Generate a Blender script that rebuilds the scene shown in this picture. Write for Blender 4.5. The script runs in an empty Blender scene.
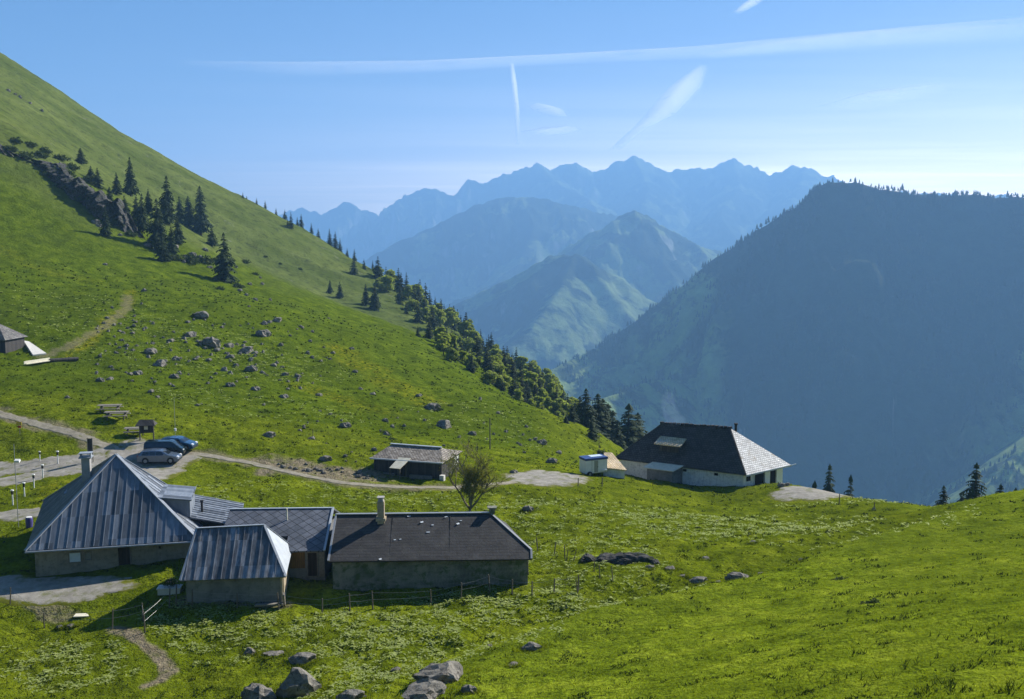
import bpy, math, random
import numpy as np
from mathutils import Vector, Matrix
R = math.radians
S = bpy.context.scene
COL = S.collection
random.seed(7)

# ------------------------------------------------------------------ camera
F = 1000.0; CX, CY = 512.0, 349.5; CAMZ = 25.0
PITCH = R(6.53)
cam_d = bpy.data.cameras.new('camera'); cam = bpy.data.objects.new('camera', cam_d); COL.objects.link(cam)
cam_d.sensor_width = 36.0; cam_d.lens = 36.0*F/1024.0
cam_d.clip_start = 0.5; cam_d.clip_end = 150000.0
cam.location = (0, 0, CAMZ); cam.rotation_euler = (R(90)-PITCH, 0, 0)
S.camera = cam

# ------------------------------------------------------------------ world, sun, exposure
CIRRUS = (.42, 2.2, .000032)
SUN_EL, SUN_AZ = 33.0, 49.0           # azimuth clockwise from +Y
w = bpy.data.worlds.new('World'); S.world = w; w.use_nodes = True
nt = w.node_tree; nt.nodes.clear()
sky = nt.nodes.new('ShaderNodeTexSky'); sky.sky_type = 'NISHITA'; sky.sun_disc = False
sky.sun_elevation = R(SUN_EL); sky.sun_rotation = R(SUN_AZ)
sky.altitude = 1400; sky.air_density = 1.0; sky.dust_density = 0.08; sky.ozone_density = 6.0
# thin cirrus veils, thicker towards the horizon where one looks through more of them
_tc = nt.nodes.new('ShaderNodeTexCoord'); _sx = nt.nodes.new('ShaderNodeSeparateXYZ'); nt.links.new(_tc.outputs['Generated'], _sx.inputs[0])
def _m(op, a, b=0.0, c=False):
    n = nt.nodes.new('ShaderNodeMath'); n.operation = op; n.use_clamp = c
    for i, v in enumerate((a, b)):
        if isinstance(v, (int, float)): n.inputs[i].default_value = v
        else: nt.links.new(v, n.inputs[i])
    return n.outputs[0]
_inv = _m('DIVIDE', 1.0, _m('MAXIMUM', _sx.outputs[2], .03))
_cv = nt.nodes.new('ShaderNodeCombineXYZ')      # point on the cloud layer that the direction meets
nt.links.new(_m('MULTIPLY', _sx.outputs[0], _inv), _cv.inputs[0]); nt.links.new(_m('MULTIPLY', _sx.outputs[1], _inv), _cv.inputs[1])
_mp = nt.nodes.new('ShaderNodeMapping'); _mp.inputs['Scale'].default_value = (.16, .55, 1); _mp.inputs['Rotation'].default_value = (0, 0, .18); nt.links.new(_cv.outputs[0], _mp.inputs[0])
_nz = nt.nodes.new('ShaderNodeTexNoise'); _nz.inputs['Scale'].default_value = 1.0; _nz.inputs['Detail'].default_value = 7; _nz.inputs['Roughness'].default_value = .6; _nz.inputs['Distortion'].default_value = .5
nt.links.new(_mp.outputs[0], _nz.inputs['Vector'])
_veil = _m('MULTIPLY', _m('SUBTRACT', _nz.outputs['Fac'], CIRRUS[0]), CIRRUS[1], True)
_thick = _m('SUBTRACT', 1.0, _m('POWER', 2.718, _m('MULTIPLY', _m('POWER', _inv, 4.0), -CIRRUS[2])))
_mx = nt.nodes.new('ShaderNodeMix'); _mx.data_type = 'RGBA'
nt.links.new(_m('MULTIPLY', _m('ADD', _m('MULTIPLY', _veil, .35), .65), _thick, True), _mx.inputs[0]); _ti = nt.nodes.new('ShaderNodeMix'); _ti.data_type = 'RGBA'; _ti.blend_type = 'MULTIPLY'; _ti.inputs[0].default_value = 1.0; _ti.inputs[7].default_value = (.60, .93, 1.12, 1)   # clear mountain air
nt.links.new(sky.outputs[0], _ti.inputs[6]); nt.links.new(_ti.outputs[2], _mx.inputs[6])
_dt = nt.nodes.new('ShaderNodeVectorMath'); _dt.operation = 'DOT_PRODUCT'; nt.links.new(_tc.outputs['Generated'], _dt.inputs[0])   # ice crystals scatter light forwards
_dt.inputs[1].default_value = (math.sin(R(SUN_AZ))*math.cos(R(SUN_EL)), math.cos(R(SUN_AZ))*math.cos(R(SUN_EL)), math.sin(R(SUN_EL)))
_sc = nt.nodes.new('ShaderNodeVectorMath'); _sc.operation = 'SCALE'; _sc.inputs[0].default_value = (10.5, 9.0, 7.6)
nt.links.new(_m('ADD', 1.0, _m('MULTIPLY', _m('POWER', _m('MAXIMUM', _dt.outputs['Value'], 0.0), 3.0), 24.0)), _sc.inputs['Scale']); nt.links.new(_sc.outputs[0], _mx.inputs[7])
bg = nt.nodes.new('ShaderNodeBackground'); bg.inputs['Strength'].default_value = 0.047
wo = nt.nodes.new('ShaderNodeOutputWorld')
nt.links.new(_mx.outputs[2], bg.inputs[0]); nt.links.new(bg.outputs[0], wo.inputs[0])
sun_d = bpy.data.lights.new('sun', 'SUN'); sun = bpy.data.objects.new('sun', sun_d); COL.objects.link(sun)
sun_d.energy = 5.0; sun_d.angle = R(0.53); sun_d.color = (1.0, 0.95, 0.86)
SUNV = Vector((math.sin(R(SUN_AZ))*math.cos(R(SUN_EL)), math.cos(R(SUN_AZ))*math.cos(R(SUN_EL)), math.sin(R(SUN_EL))))
sun.rotation_euler = SUNV.to_track_quat('Z', 'Y').to_euler(); sun.location = (60, 40, 120)
S.view_settings.view_transform = 'Standard'; S.view_settings.look = 'None'
S.view_settings.exposure = 1.05; S.view_settings.gamma = 1.0; S.view_settings.use_curve_mapping = False
S.render.engine = 'CYCLES'
S.cycles.max_bounces = 6; S.cycles.diffuse_bounces = 2; S.cycles.glossy_bounces = 2; S.cycles.volume_bounces = 1
S.cycles.transparent_max_bounces = 8; S.cycles.use_denoising = True
S.cycles.sample_clamp_indirect = 4.0

# ------------------------------------------------------------------ design helpers
SP, CP = math.sin(PITCH), math.cos(PITCH)
def at(px, py, Y):
    u = (px-CX)/F; v = (CY-py)/F; k = CP+v*SP
    return np.array([u*Y/k, Y, CAMZ+Y*(v*CP-SP)/k])
def proj(x, y, z):
    dz = z-CAMZ; d = y*CP-dz*SP; up = dz*CP+y*SP
    return CX+F*x/d, CY-F*up/d

# gradient noise
_rng = np.random.RandomState(11)
_P = np.concatenate([_rng.permutation(512)]*2)
_G = np.stack([np.cos(np.arange(512)*2*np.pi/512*37), np.sin(np.arange(512)*2*np.pi/512*37)], 1)
def noise(x, y, seed=0):
    x = np.asarray(x, float)+seed*37.3; y = np.asarray(y, float)+seed*11.9
    xi = np.floor(x).astype(np.int64); yi = np.floor(y).astype(np.int64); xf = x-xi; yf = y-yi
    u = xf*xf*xf*(xf*(xf*6-15)+10); v = yf*yf*yf*(yf*(yf*6-15)+10)
    def g(i, j, dx, dy):
        h = _P[(_P[(xi+i) & 511]+(yi+j)) & 511]
        return _G[h, 0]*dx+_G[h, 1]*dy
    a = g(0, 0, xf, yf); b = g(1, 0, xf-1, yf); c = g(0, 1, xf, yf-1); d = g(1, 1, xf-1, yf-1)
    return ((a*(1-u)+b*u)*(1-v)+(c*(1-u)+d*u)*v)*1.5
def fbm(x, y, o=4, seed=0, g=.5):
    s = 0; a = 1; f = 1
    for k in range(o):
        s = s+a*noise(x*f, y*f, seed+k*3); a *= g; f *= 2.03
    return s
def ridged(x, y, o=4, seed=0):
    s = 0; a = 1; f = 1
    for k in range(o):
        s = s+a*(1-np.abs(noise(x*f, y*f, seed+k*5))*2); a *= .5; f *= 2.1
    return s
def polydist(x, y, pts):
    """distance to a polyline and the parameter along it"""
    best = np.full(x.shape, 1e12); par = np.zeros(x.shape)
    for i in range(len(pts)-1):
        ax, ay = pts[i][0], pts[i][1]; bx, by = pts[i+1][0], pts[i+1][1]
        dx, dy = bx-ax, by-ay; L = dx*dx+dy*dy
        t = np.clip(((x-ax)*dx+(y-ay)*dy)/L, 0, 1)
        d = (x-ax-t*dx)**2+(y-ay-t*dy)**2
        m = d < best; best = np.where(m, d, best); par = np.where(m, i+t, par)
    return np.sqrt(best), par
def sstep(a, b, x):
    t = np.clip((x-a)/float(b-a), 0, 1); return t*t*(3-2*t)
# ------------------------------------------------------------------ terrain of the alp (heights through surveyed points)
CTRL = [  # image column, image row, depth in metres: where the photograph shows the ground
 (512,699,46),(300,699,52),(100,699,54),(-150,699,52),(-500,699,45),(700,699,38),(850,699,32),(1024,699,27),(1250,699,21),(1600,699,15),
 (1024,600,44),(850,600,54),(700,600,62),(512,600,66.5),(300,600,67),(100,600,67.5),(-150,600,68),(-600,600,66),(1300,580,38),
 (1024,540,66),(850,540,76),(700,560,74),(620,560,75),(1300,500,62),
 (850,497,107),(895,503,101),(940,508,96),(1024,490,89),(1150,465,84),(1350,430,78),
 (28,574,71.5),(190,580,69.5),(530,585,70),(400,585,70),(-150,560,76),
 (300,520,90),(450,510,95),(600,520,91),(780,520,97),(690,520,93),
 (160,463,108),(0,462,107),(-200,455,108),(0,525,85),(100,500,90),
 (410,478,107),(540,480,111),(640,486,114),(745,494,113),(820,492,116),(590,478,113),
 (0,410,122),(100,430,115),(200,440,115),(300,452,114),(-200,400,125),
 (0,348,162),(-200,320,165),(200,370,165),(300,400,150),(390,420,145),(480,435,145),(60,330,175),
 (100,290,215),(0,250,235),(-200,170,235),(250,310,215),(0,180,272),(-200,90,270),(400,365,200),(480,400,180),
 (0,140,290),(100,207,285),(160,245,280),(230,280,270),(330,318,245),(420,354,225),(500,394,200),(570,438,163),(-200,20,290),
 (50,128,400),(150,200,400),(250,262,400),(330,300,380),(420,341,350),(500,381,310),(570,424,250),(-150,0,400),
 (0,57,480),(100,120,520),(200,186,570),(300,249,600),(400,316,560),(500,372,480),(580,424,380),(635,458,280),(-200,-80,500),
 (600,452,200),(640,462,180),
]
_pts = [at(*c) for c in CTRL]
EXTRA = [  # x, y, z: behind the rims, where the photograph sees nothing
 (0,0,23.3),(-12,4,22.5),(14,0,24.2),(-40,0,16),(40,0,27),(0,-30,30),(-60,-20,22),(70,-20,36),(-110,20,14),(0,24,11.0),(-14,26,8.0),
 (30,150,-24),(60,150,-30),(60,220,-85),(100,140,-28),(75,135,-22),(110,200,-80),(170,200,-70),(150,110,-8),(60,130,-12),(28,133,-11),(90,118,-12),
 (200,350,-240),(60,350,-160),(120,500,-360),(0,620,-190),(0,800,-420),(-80,750,-160),(-150,900,-190),(100,800,-520),(-250,760,60),(-350,660,110),(-450,900,-60),(-200,1100,-300),
 (300,300,-180),(400,500,-400),(-420,560,220),(-500,300,260),(-350,150,110),(0,1100,-600),(300,1000,-640),(600,600,-500),(500,200,-150),(300,60,20),(200,-50,50),
 (44,112,-7.6),(52,107,-6.2),(40,117,-9.5),
 (-700,800,150),(-700,300,380),
]
_pts += [np.array(e, float) for e in EXTRA]
_A = np.array(_pts); _n = len(_A); _C = 9.0
def _phi(d2): return np.sqrt(d2+_C*_C)
_M = np.zeros((_n+3, _n+3)); _d2 = ((_A[:, None, :2]-_A[None, :, :2])**2).sum(2)
_M[:_n, :_n] = _phi(_d2); _M[:_n, _n] = 1; _M[:_n, _n+1:] = _A[:, :2]; _M[_n, :_n] = 1; _M[_n+1:, :_n] = _A[:, :2].T
_M[:_n, :_n] -= np.eye(_n)*.15
_W = np.linalg.solve(_M, np.concatenate([_A[:, 2], np.zeros(3)]))
def base_h(x, y):
    x = np.asarray(x, float); y = np.asarray(y, float); sh = x.shape; x = x.ravel(); y = y.ravel(); z = np.empty(x.shape)
    for i in range(0, len(x), 60000):
        a = x[i:i+60000]; b = y[i:i+60000]
        z[i:i+60000] = _phi((a[:, None]-_A[:, 0])**2+(b[:, None]-_A[:, 1])**2) @ _W[:_n]+_W[_n]+_W[_n+1]*a+_W[_n+2]*b
    return z.reshape(sh)
def hit(px, py, y0=12., y1=1100., fn=None):
    """where a sight line first meets the ground"""
    fn = fn or base_h
    Y = np.exp(np.linspace(math.log(y0), math.log(y1), 900)); P = np.array([at(px, py, 1.0)]); u = P[0, 0]; s = P[0, 2]-CAMZ
    g = fn(u*Y, Y)-(CAMZ+s*Y); k = np.argmax(g > 0)
    if g[k] <= 0: return None
    a, b = (Y[k-1] if k else Y[0]*.9), Y[k]
    for _ in range(18):
        m = .5*(a+b)
        if fn(np.array([u*m]), np.array([m]))[0]-(CAMZ+s*m) > 0: b = m
        else: a = m
    return np.array([u*b, b, CAMZ+s*b])
# roads, as centre lines with widths (picked on the ground)
def road_pts(l): return [hit(*p)[:2] for p in l]
ROADS = {
 'upper_road': (road_pts([(-60,473),(0,469),(40,466),(85,460),(120,453),(150,452)]), 5.0),
 'track': (road_pts([(-40,402),(0,414),(40,425),(75,434),(100,444),(118,450)]), 1.7),
 'lower_road': (road_pts([(-60,490),(0,483),(45,474),(90,468),(130,461),(170,457)]), 4.2),
 'side_path': (road_pts([(165,452),(205,455),(250,463),(300,475),(350,484),(400,487.5),(450,488),(500,484),(545,478)]), 1.3),
 'foot_path': (road_pts([(-60,520),(0,517),(40,513),(62,506)]), 4.4),
 'hut_track': (road_pts([(40,357),(70,345),(100,330),(125,310),(128,296)]), 1.2),
 'worn_path': (road_pts([(112,630),(130,632),(137,640),(152,652),(164,662),(167,672),(160,680),(146,686)]), .4),
}
PADS = {  # gravel yards: centre px, size in m (rx, ry), turn
 'car_park': (hit(150,459)[:2], 5.5, 6.5, 0), 'car_park_edge': (hit(142,472)[:2], 4.6, 7.5, 0),
 'trailer_yard': (hit(545,478)[:2], 5.2, 5.0, .1),
 'chalet_yard': (hit(808,492)[:2], 4.6, 5.0, -.3), 'front_yard': (hit(62,590)[:2], 5.2, 2.4, .05), 'front_yard_edge': (hit(-5,589)[:2], 5.0, 2.4, .1),
}
def road_mask(x, y):
    m = np.zeros(x.shape)
    for k, (p, wd) in ROADS.items():
        d, _ = polydist(x, y, p); m = np.maximum(m, 1-sstep(wd*.5, wd*.5+1.6, d))
    for k, (c, rx, ry, a) in PADS.items():
        dx = x-c[0]; dy = y-c[1]; u = dx*math.cos(a)+dy*math.sin(a); v = -dx*math.sin(a)+dy*math.cos(a)
        m = np.maximum(m, 1-sstep(.95, 1.35, np.sqrt((u/rx)**2+(v/ry)**2)))
    return m
GULLY = road_pts([(420,668),(455,645),(490,633),(560,607),(640,588),(700,577),(770,563),(850,534),(945,510)])
_gy = np.array(GULLY)
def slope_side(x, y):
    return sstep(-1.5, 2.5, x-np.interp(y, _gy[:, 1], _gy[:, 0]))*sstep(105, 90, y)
def height(x, y):
    x = np.asarray(x, float); y = np.asarray(y, float)
    z = base_h(x, y); d = np.sqrt(x*x+y*y)
    soft = 1-road_mask(x, y)
    slopey = sstep(2, 14, np.maximum(z, 0))*sstep(120, 160, d)
    near = 1-sstep(300, 500, d)
    h = .20*fbm(x/2.8, y/2.8, 3, 2)+.10*noise(x/.8, y/.8, 9)*(1-sstep(60, 120, d))
    h = h*near+.35*fbm(x/13, y/13, 3, 5)*sstep(10, 60, d)
    # cattle terraces along the slopes
    h = h+sstep(120, 170, d)*.16*np.sin(z*2.6+2.5*fbm(x/14, y/14, 2, 8))*near
    h = h+(1-sstep(55, 85, y))*sstep(2, 6, z)*.07*np.sin(z*5.0+2.5*fbm(x/6, y/6, 2, 12))
    h = h+sstep(280, 420, d)*(1.3*fbm(x/38, y/38, 4, 15)+.8*ridged(x/70, y/22, 3, 17)-.8)
    h = h*(1-.5*slope_side(x, y)); gd, _ = polydist(x, y, GULLY)
    h = h-.75*np.exp(-(gd/2.0)**2)+.35*np.exp(-((gd-4.5)/2.5)**2)*slope_side(x, y)
    return z+h*soft*.9

def sheet(name, fn, az, rad, mat, masks=None):
    A_, R_ = np.meshgrid(az, rad)            # rows = rings
    x = np.sin(A_)*R_; y = np.cos(A_)*R_; z = fn(x, y)
    nr, nc = x.shape
    co = np.stack([x, y, z], -1).reshape(-1, 3)
    i = np.arange(nr-1)[:, None]*nc+np.arange(nc-1)[None, :]
    q = np.stack([i, i+nc, i+nc+1, i+1], -1).reshape(-1, 4)[:, ::-1]
    me = bpy.data.meshes.new(name)
    me.vertices.add(len(co)); me.vertices.foreach_set('co', co.astype(np.float32).ravel())
    me.loops.add(q.size); me.loops.foreach_set('vertex_index', q.astype(np.int32).ravel())
    me.polygons.add(len(q)); me.polygons.foreach_set('loop_start', np.arange(0, q.size, 4, dtype=np.int32))
    me.polygons.foreach_set('use_smooth', np.ones(len(q), bool))
    me.update(calc_edges=True)
    if masks is not None:
        c = masks(co[:, 0], co[:, 1], co[:, 2]); at_ = me.color_attributes.new('zone', 'FLOAT_COLOR', 'POINT')
        at_.data.foreach_set('color', c.astype(np.float32).ravel())
    me.materials.append(mat)
    o = bpy.data.objects.new(name, me); COL.objects.link(o); o['kind'] = 'structure'
    return o

# ------------------------------------------------------------------ far mountains: crests in the photograph with their distances
def crest(l): return np.array([at(*p) for p in l])
FRONT = [  # the dark wooded mountain on the right and its spurs: crest, fall per metre
 (crest([(545,372,2350),(575,358,2500),(600,345,2550),(622,330,2600),(650,308,2600),(700,270,2560),(730,248,2540),(760,228,2500),(785,212,2480),(803,200,2460),(815,187,2450),(830,182,2440),(856,181,2430),(880,187,2420),(905,192,2400),(935,195,2380),(965,193,2360),(1000,196,2340),(1040,196,2300),(1150,190,2250),(1400,165,2150),(1900,120,1900)]), .88),
 (crest([(545,420,1800),(590,402,1950),(640,385,2100),(672,377,2250)]), .7),
 (crest([(520,400,2250),(560,385,2350),(610,368,2450),(680,352,2500)]), .8),
 (crest([(960,520,1500),(1000,470,1600),(1040,430,1700),(1150,330,1900),(1300,250,2000)]), .75),
]
BACK = [
 (crest([(200,330,6400),(300,300,6600),(360,262,6700),(400,240,6800),(440,222,6900),(478,204,7000),(497,198,7050),(520,196,7100),(545,198,7100),(570,204,7200),(600,212,7300),(650,222,7600)]), .52, 240),
 (crest([(520,196,7100),(535,225,6600),(520,262,6200),(480,300,5800),(450,330,5500)]), .5, 200),
 (crest([(545,262,5600),(580,246,5400),(605,226,5300),(620,214,5250),(634,210,5200),(650,216,5250),(668,228,5300),(700,246,5500),(760,262,5900),(850,262,6200)]), .62, 200),
 (crest([(634,210,5200),(655,250,4900),(680,285,4600),(700,320,4300)]), .55, 120),
 (crest([(420,320,4300),(470,297,4250),(520,272,4200),(548,256,4150),(575,252,4100),(590,262,4000),(605,285,3900),(622,305,3800),(640,330,3700)]), .62, 130),
 (crest([(575,252,4100),(560,290,3800),(530,330,3500),(500,350,3400)]), .6, 100),
 (crest([(150,240,12500),(240,222,12200),(270,217,12100),(285,213,12050),(303,207,12000),(320,213,11950),(345,202,11900),(362,205,11900),(372,214,11850),(384,216,11800),(400,200,11600),(415,191,11500),(430,186,11400),(445,191,11400),(456,196,11500)]), .62, 420),
 (crest([(430,230,11700),(456,193,11600),(468,179,11600),(482,182,11650),(498,176,11700),(513,170,11700),(536,163,11700),(550,171,11750),(562,164,11800),(576,160,11800),(592,171,11850),(606,168,11900),(618,164,11900),(633,155,11900),(645,162,11900),(656,171,11900),(675,170,11900),(692,168,11900),(700,166,11900),(712,173,11800),(722,163,11700),(733,158,11700),(745,163,11700),(758,170,11600),(772,174,11500),(786,167,11400),(805,165,11300),(818,171,11300),(830,177,11300),(870,190,11300),(1000,195,11300),(1300,185,11300)]), .72, 420),
 (crest([(633,155,11900),(650,190,10800),(640,212,9800),(660,235,8800)]), .5, 200),
 (crest([(733,158,11700),(740,185,10700),(720,215,9600),(740,245,8400)]), .5, 200),
 (crest([(536,163,11700),(560,185,10900),(590,200,9900),(600,215,9000)]), .5, 200),
 (crest([(805,165,11300),(800,190,10300),(780,215,9300),(790,240,8200)]), .5, 200),
]
def crest_h(x, y, c, s):
    d, p = polydist(x, y, c); k = np.clip(p.astype(int), 0, len(c)-2); t = p-k
    return c[k, 2]*(1-t)+c[k+1, 2]*t-s*d, d
def front_h(x, y):
    z = np.full(x.shape, -620.)
    wx = x+70*fbm(x/260, y/260, 3, 31); wy = y+70*fbm(x/260, y/260, 3, 33)
    for c, s in FRONT:
        zz, d = crest_h(x, y, c, s); k = sstep(0, 160, d)
        zz = zz+k*(55*(ridged(wx/300, wy/420, 4, 21)-1)-8)*np.minimum(1, d/260)
        z = np.maximum(z, zz)
    return z+4*fbm(x/45, y/45, 3, 3)*1.0
def back_h(x, y):
    z = np.full(x.shape, -640.)+40*fbm(x/900, y/900, 3, 2)
    wx = x+260*fbm(x/1100, y/1100, 3, 41); wy = y+260*fbm(x/1100, y/1100, 3, 43)
    er = ridged(wx/900, wy/1100, 5, 51)-1
    for c, s, amp in BACK:
        zz, d = crest_h(x, y, c, s)
        zz = zz+amp*.75*er*sstep(0, 1300, d)+amp*.22*(ridged(x/260, y/320, 4, 61)-1)*sstep(-60, 220, d)
        z = np.maximum(z, zz)
    far = sstep(9000, 11500, y)
    return z+(6+20*far)*fbm(x/(60+90*far), y/(60+90*far), 3, 71)
# ------------------------------------------------------------------ material helpers
class NT:
    def __init__(s, name):
        s.m = bpy.data.materials.new(name); s.m.use_nodes = True; s.t = s.m.node_tree; s.t.nodes.clear()
        s.out = s.n('ShaderNodeOutputMaterial'); s.b = s.n('ShaderNodeBsdfPrincipled'); s.l(s.b.outputs[0], s.out.inputs[0])
        s.geo = s.n('ShaderNodeNewGeometry'); s.tc = s.n('ShaderNodeTexCoord')
    def n(s, t): return s.t.nodes.new(t)
    def l(s, a, b): s.t.links.new(a, b)
    def noise(s, scale, detail=3, rough=.55, vec=None, dist=0, stretch=None):
        n = s.n('ShaderNodeTexNoise'); n.inputs['Scale'].default_value = scale; n.inputs['Detail'].default_value = detail
        n.inputs['Roughness'].default_value = rough; n.inputs['Distortion'].default_value = dist
        v = vec or s.geo.outputs['Position']
        if stretch:
            mp = s.n('ShaderNodeMapping'); mp.inputs['Scale'].default_value = stretch; s.l(v, mp.inputs[0]); v = mp.outputs[0]
        s.l(v, n.inputs['Vector']); return n.outputs['Fac']
    def ramp(s, fac, stops, interp='LINEAR'):
        r = s.n('ShaderNodeValToRGB'); e = r.color_ramp; e.interpolation = interp
        while len(e.elements) < len(stops): e.elements.new(.5)
        for q, (p, c) in zip(e.elements, stops):
            q.position = p; q.color = (c, c, c, 1) if isinstance(c, (int, float)) else (*c, 1)
        s.l(fac, r.inputs[0]); return r.outputs[0]
    def mix(s, fac, a, b, mode='MIX'):
        m = s.n('ShaderNodeMix'); m.data_type = 'RGBA'; m.blend_type = mode
        for v, i in ((fac, 0), (a, 6), (b, 7)):
            if isinstance(v, (int, float)): m.inputs[i].default_value = v
            elif isinstance(v, tuple): m.inputs[i].default_value = (*v, 1)
            else: s.l(v, m.inputs[i])
        return m.outputs[2]
    def math(s, op, a, b=0.0, clamp=False):
        m = s.n('ShaderNodeMath'); m.operation = op; m.use_clamp = clamp
        for v, i in ((a, 0), (b, 1)):
            if isinstance(v, (int, float)): m.inputs[i].default_value = v
            else: s.l(v, m.inputs[i])
        return m.outputs[0]
    def bump(s, h, strength, dist):
        b = s.n('ShaderNodeBump'); b.inputs['Strength'].default_value = strength; b.inputs['Distance'].default_value = dist
        s.l(h, b.inputs['Height']); s.l(b.outputs[0], s.b.inputs['Normal'])
    def fin(s, col, rough=.9, spec=.2, metal=0):
        if isinstance(col, tuple): s.b.inputs['Base Color'].default_value = (*col, 1)
        else: s.l(col, s.b.inputs['Base Color'])
        s.b.inputs['Roughness'].default_value = rough; s.b.inputs['Specular IOR Level'].default_value = spec; s.b.inputs['Metallic'].default_value = metal
        return s.m

def mat_meadow():
    k = NT('meadow_grass')
    big = k.noise(.045, 4, .6); mid = k.noise(.35, 5, .65); fine = k.noise(3.2, 4, .7)
    g = k.ramp(mid, [(.3, (.066, .092, .004)), (.5, (.130, .168, .007)), (.68, (.210, .245, .014))])
    g2 = k.ramp(fine, [(.28, .28), (.45, .85), (.60, 1.15), (.74, 1.5)])
    c = k.mix(1.0, g, g2, 'MULTIPLY')
    c = k.mix(k.ramp(big, [(.4, 0.0), (.65, .5)]), c, (.085, .110, .007))
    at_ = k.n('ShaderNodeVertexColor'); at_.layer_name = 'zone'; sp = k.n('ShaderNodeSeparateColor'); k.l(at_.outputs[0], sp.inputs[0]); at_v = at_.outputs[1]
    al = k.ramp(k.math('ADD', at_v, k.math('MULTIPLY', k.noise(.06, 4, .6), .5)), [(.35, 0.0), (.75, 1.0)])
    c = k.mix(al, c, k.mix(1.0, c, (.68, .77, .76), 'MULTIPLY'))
    c = k.mix(k.math('MULTIPLY', at_v, -1.0, True), c, k.mix(1.0, c, (1.25, 1.28, 1.5), 'MULTIPLY'))  # grazing sunlight on the right slope put into a lighter grass colour
    # pale dry slope far up
    pale = k.mix(k.ramp(k.noise(.05, 5, .65), [(.38, 0.0), (.66, 1.0)]), (.075, .102, .020), (.130, .160, .040))
    pale = k.mix(k.ramp(k.noise(.30, 6, .75, dist=.6), [(.50, 0.0), (.62, .75)]), pale, (.045, .055, .018))
    pale = k.mix(k.ramp(k.noise(.11, 6, .8, dist=1.2), [(.62, 0.0), (.68, .8)]), pale, (.20, .20, .17))
    c = k.mix(sp.outputs[2], c, pale)
    # buttercups
    fl = k.math('MULTIPLY', sp.outputs[0], k.ramp(k.noise(1.4, 4, .7), [(.45, 0.0), (.62, .85)]))
    c = k.mix(fl, c, (.36, .30, .008))
    # bare earth
    di = k.math('MULTIPLY', sp.outputs[1], k.ramp(k.noise(.9, 5, .7), [(.3, 0.35), (.5, 1.0)]), True)
    earth = k.ramp(k.noise(2.5, 5, .7), [(.3, (.11, .09, .058)), (.7, (.32, .27, .18))])
    c = k.mix(di, c, earth)
    h = k.math('ADD', k.noise(1.1, 5, .65), k.math('MULTIPLY', k.noise(6.0, 3, .7), .35))
    k.bump(h, 1.0, .5)
    return k.fin(c, .9, 0.0)
def grassy_edge(k, c):
    a = k.n('ShaderNodeVertexColor'); a.layer_name = 'edge'; sp = k.n('ShaderNodeSeparateColor'); k.l(a.outputs[0], sp.inputs[0])
    e = k.math('ADD', sp.outputs[0], k.math('MULTIPLY', k.math('SUBTRACT', k.noise(.8, 5, .7), .5), 1.7))
    gr = k.ramp(k.noise(1.2, 4, .7), [(.3, (.075, .088, .006)), (.7, (.150, .155, .012))])
    return k.mix(k.ramp(e, [(.50, 0.0), (.72, 1.0)]), c, gr)
def mat_gravel():
    k = NT('gravel'); c = k.ramp(k.noise(1.1, 6, .7), [(.3, (.19, .175, .15)), (.55, (.30, .28, .24)), (.75, (.42, .39, .34))])
    c = k.mix(k.ramp(k.noise(.7, 5, .7), [(.52, 0.0), (.64, .7)]), c, (.12, .13, .03))
    c = grassy_edge(k, c); k.bump(k.noise(9, 4, .8), .5, .05); return k.fin(c, .95, .1)
def mat_track():
    k = NT('pale_track'); c = k.ramp(k.noise(1.6, 6, .7), [(.3, (.17, .15, .11)), (.65, (.36, .325, .25))])
    c = grassy_edge(k, c); k.bump(k.noise(9, 4, .8), .5, .05); return k.fin(c, .95, .1)
def mat_mountain(name, forest, alp, rock, fl=.5, hi=None, rk=.5):
    k = NT(name)
    sx = k.n('ShaderNodeSeparateXYZ'); k.l(k.geo.outputs['Position'], sx.inputs[0])
    sn = k.n('ShaderNodeSeparateXYZ'); k.l(k.geo.outputs['Normal'], sn.inputs[0])
    patch = k.noise(.0022, 6, .62, dist=.4)
    c = k.mix(k.ramp(patch, [(fl, 0.0), (fl+.035, 1.0)]), forest, alp)
    if hi:
        hz = k.math('ADD', k.math('MULTIPLY', sx.outputs[2], 1/1000.), k.math('MULTIPLY', k.noise(.004, 5, .6), .35))
        c = k.mix(k.ramp(hz, [(hi, 0.0), (hi+.18, 1.0)]), c, alp)
    c = k.mix(k.ramp(sn.outputs[2], [(rk, 1.0), (rk+.12, 0.0)]), c, rock)
    if name == 'wooded_slope':
        a = k.n('ShaderNodeVertexColor'); a.layer_name = 'zone'; sp = k.n('ShaderNodeSeparateColor'); k.l(a.outputs[0], sp.inputs[0])
        c = k.mix(k.math('MULTIPLY', sp.outputs[0], k.ramp(k.noise(.012, 5, .65), [(.42, 0.0), (.52, 1.0)])), c, (.17, .23, .06))
    c = k.mix(1.0, c, k.ramp(k.noise(.02, 5, .7), [(.3, .6), (.7, 1.35)]), 'MULTIPLY')
    k.bump(k.noise(.03, 6, .7), .8, 12); return k.fin(c, .95, .05)

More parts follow.
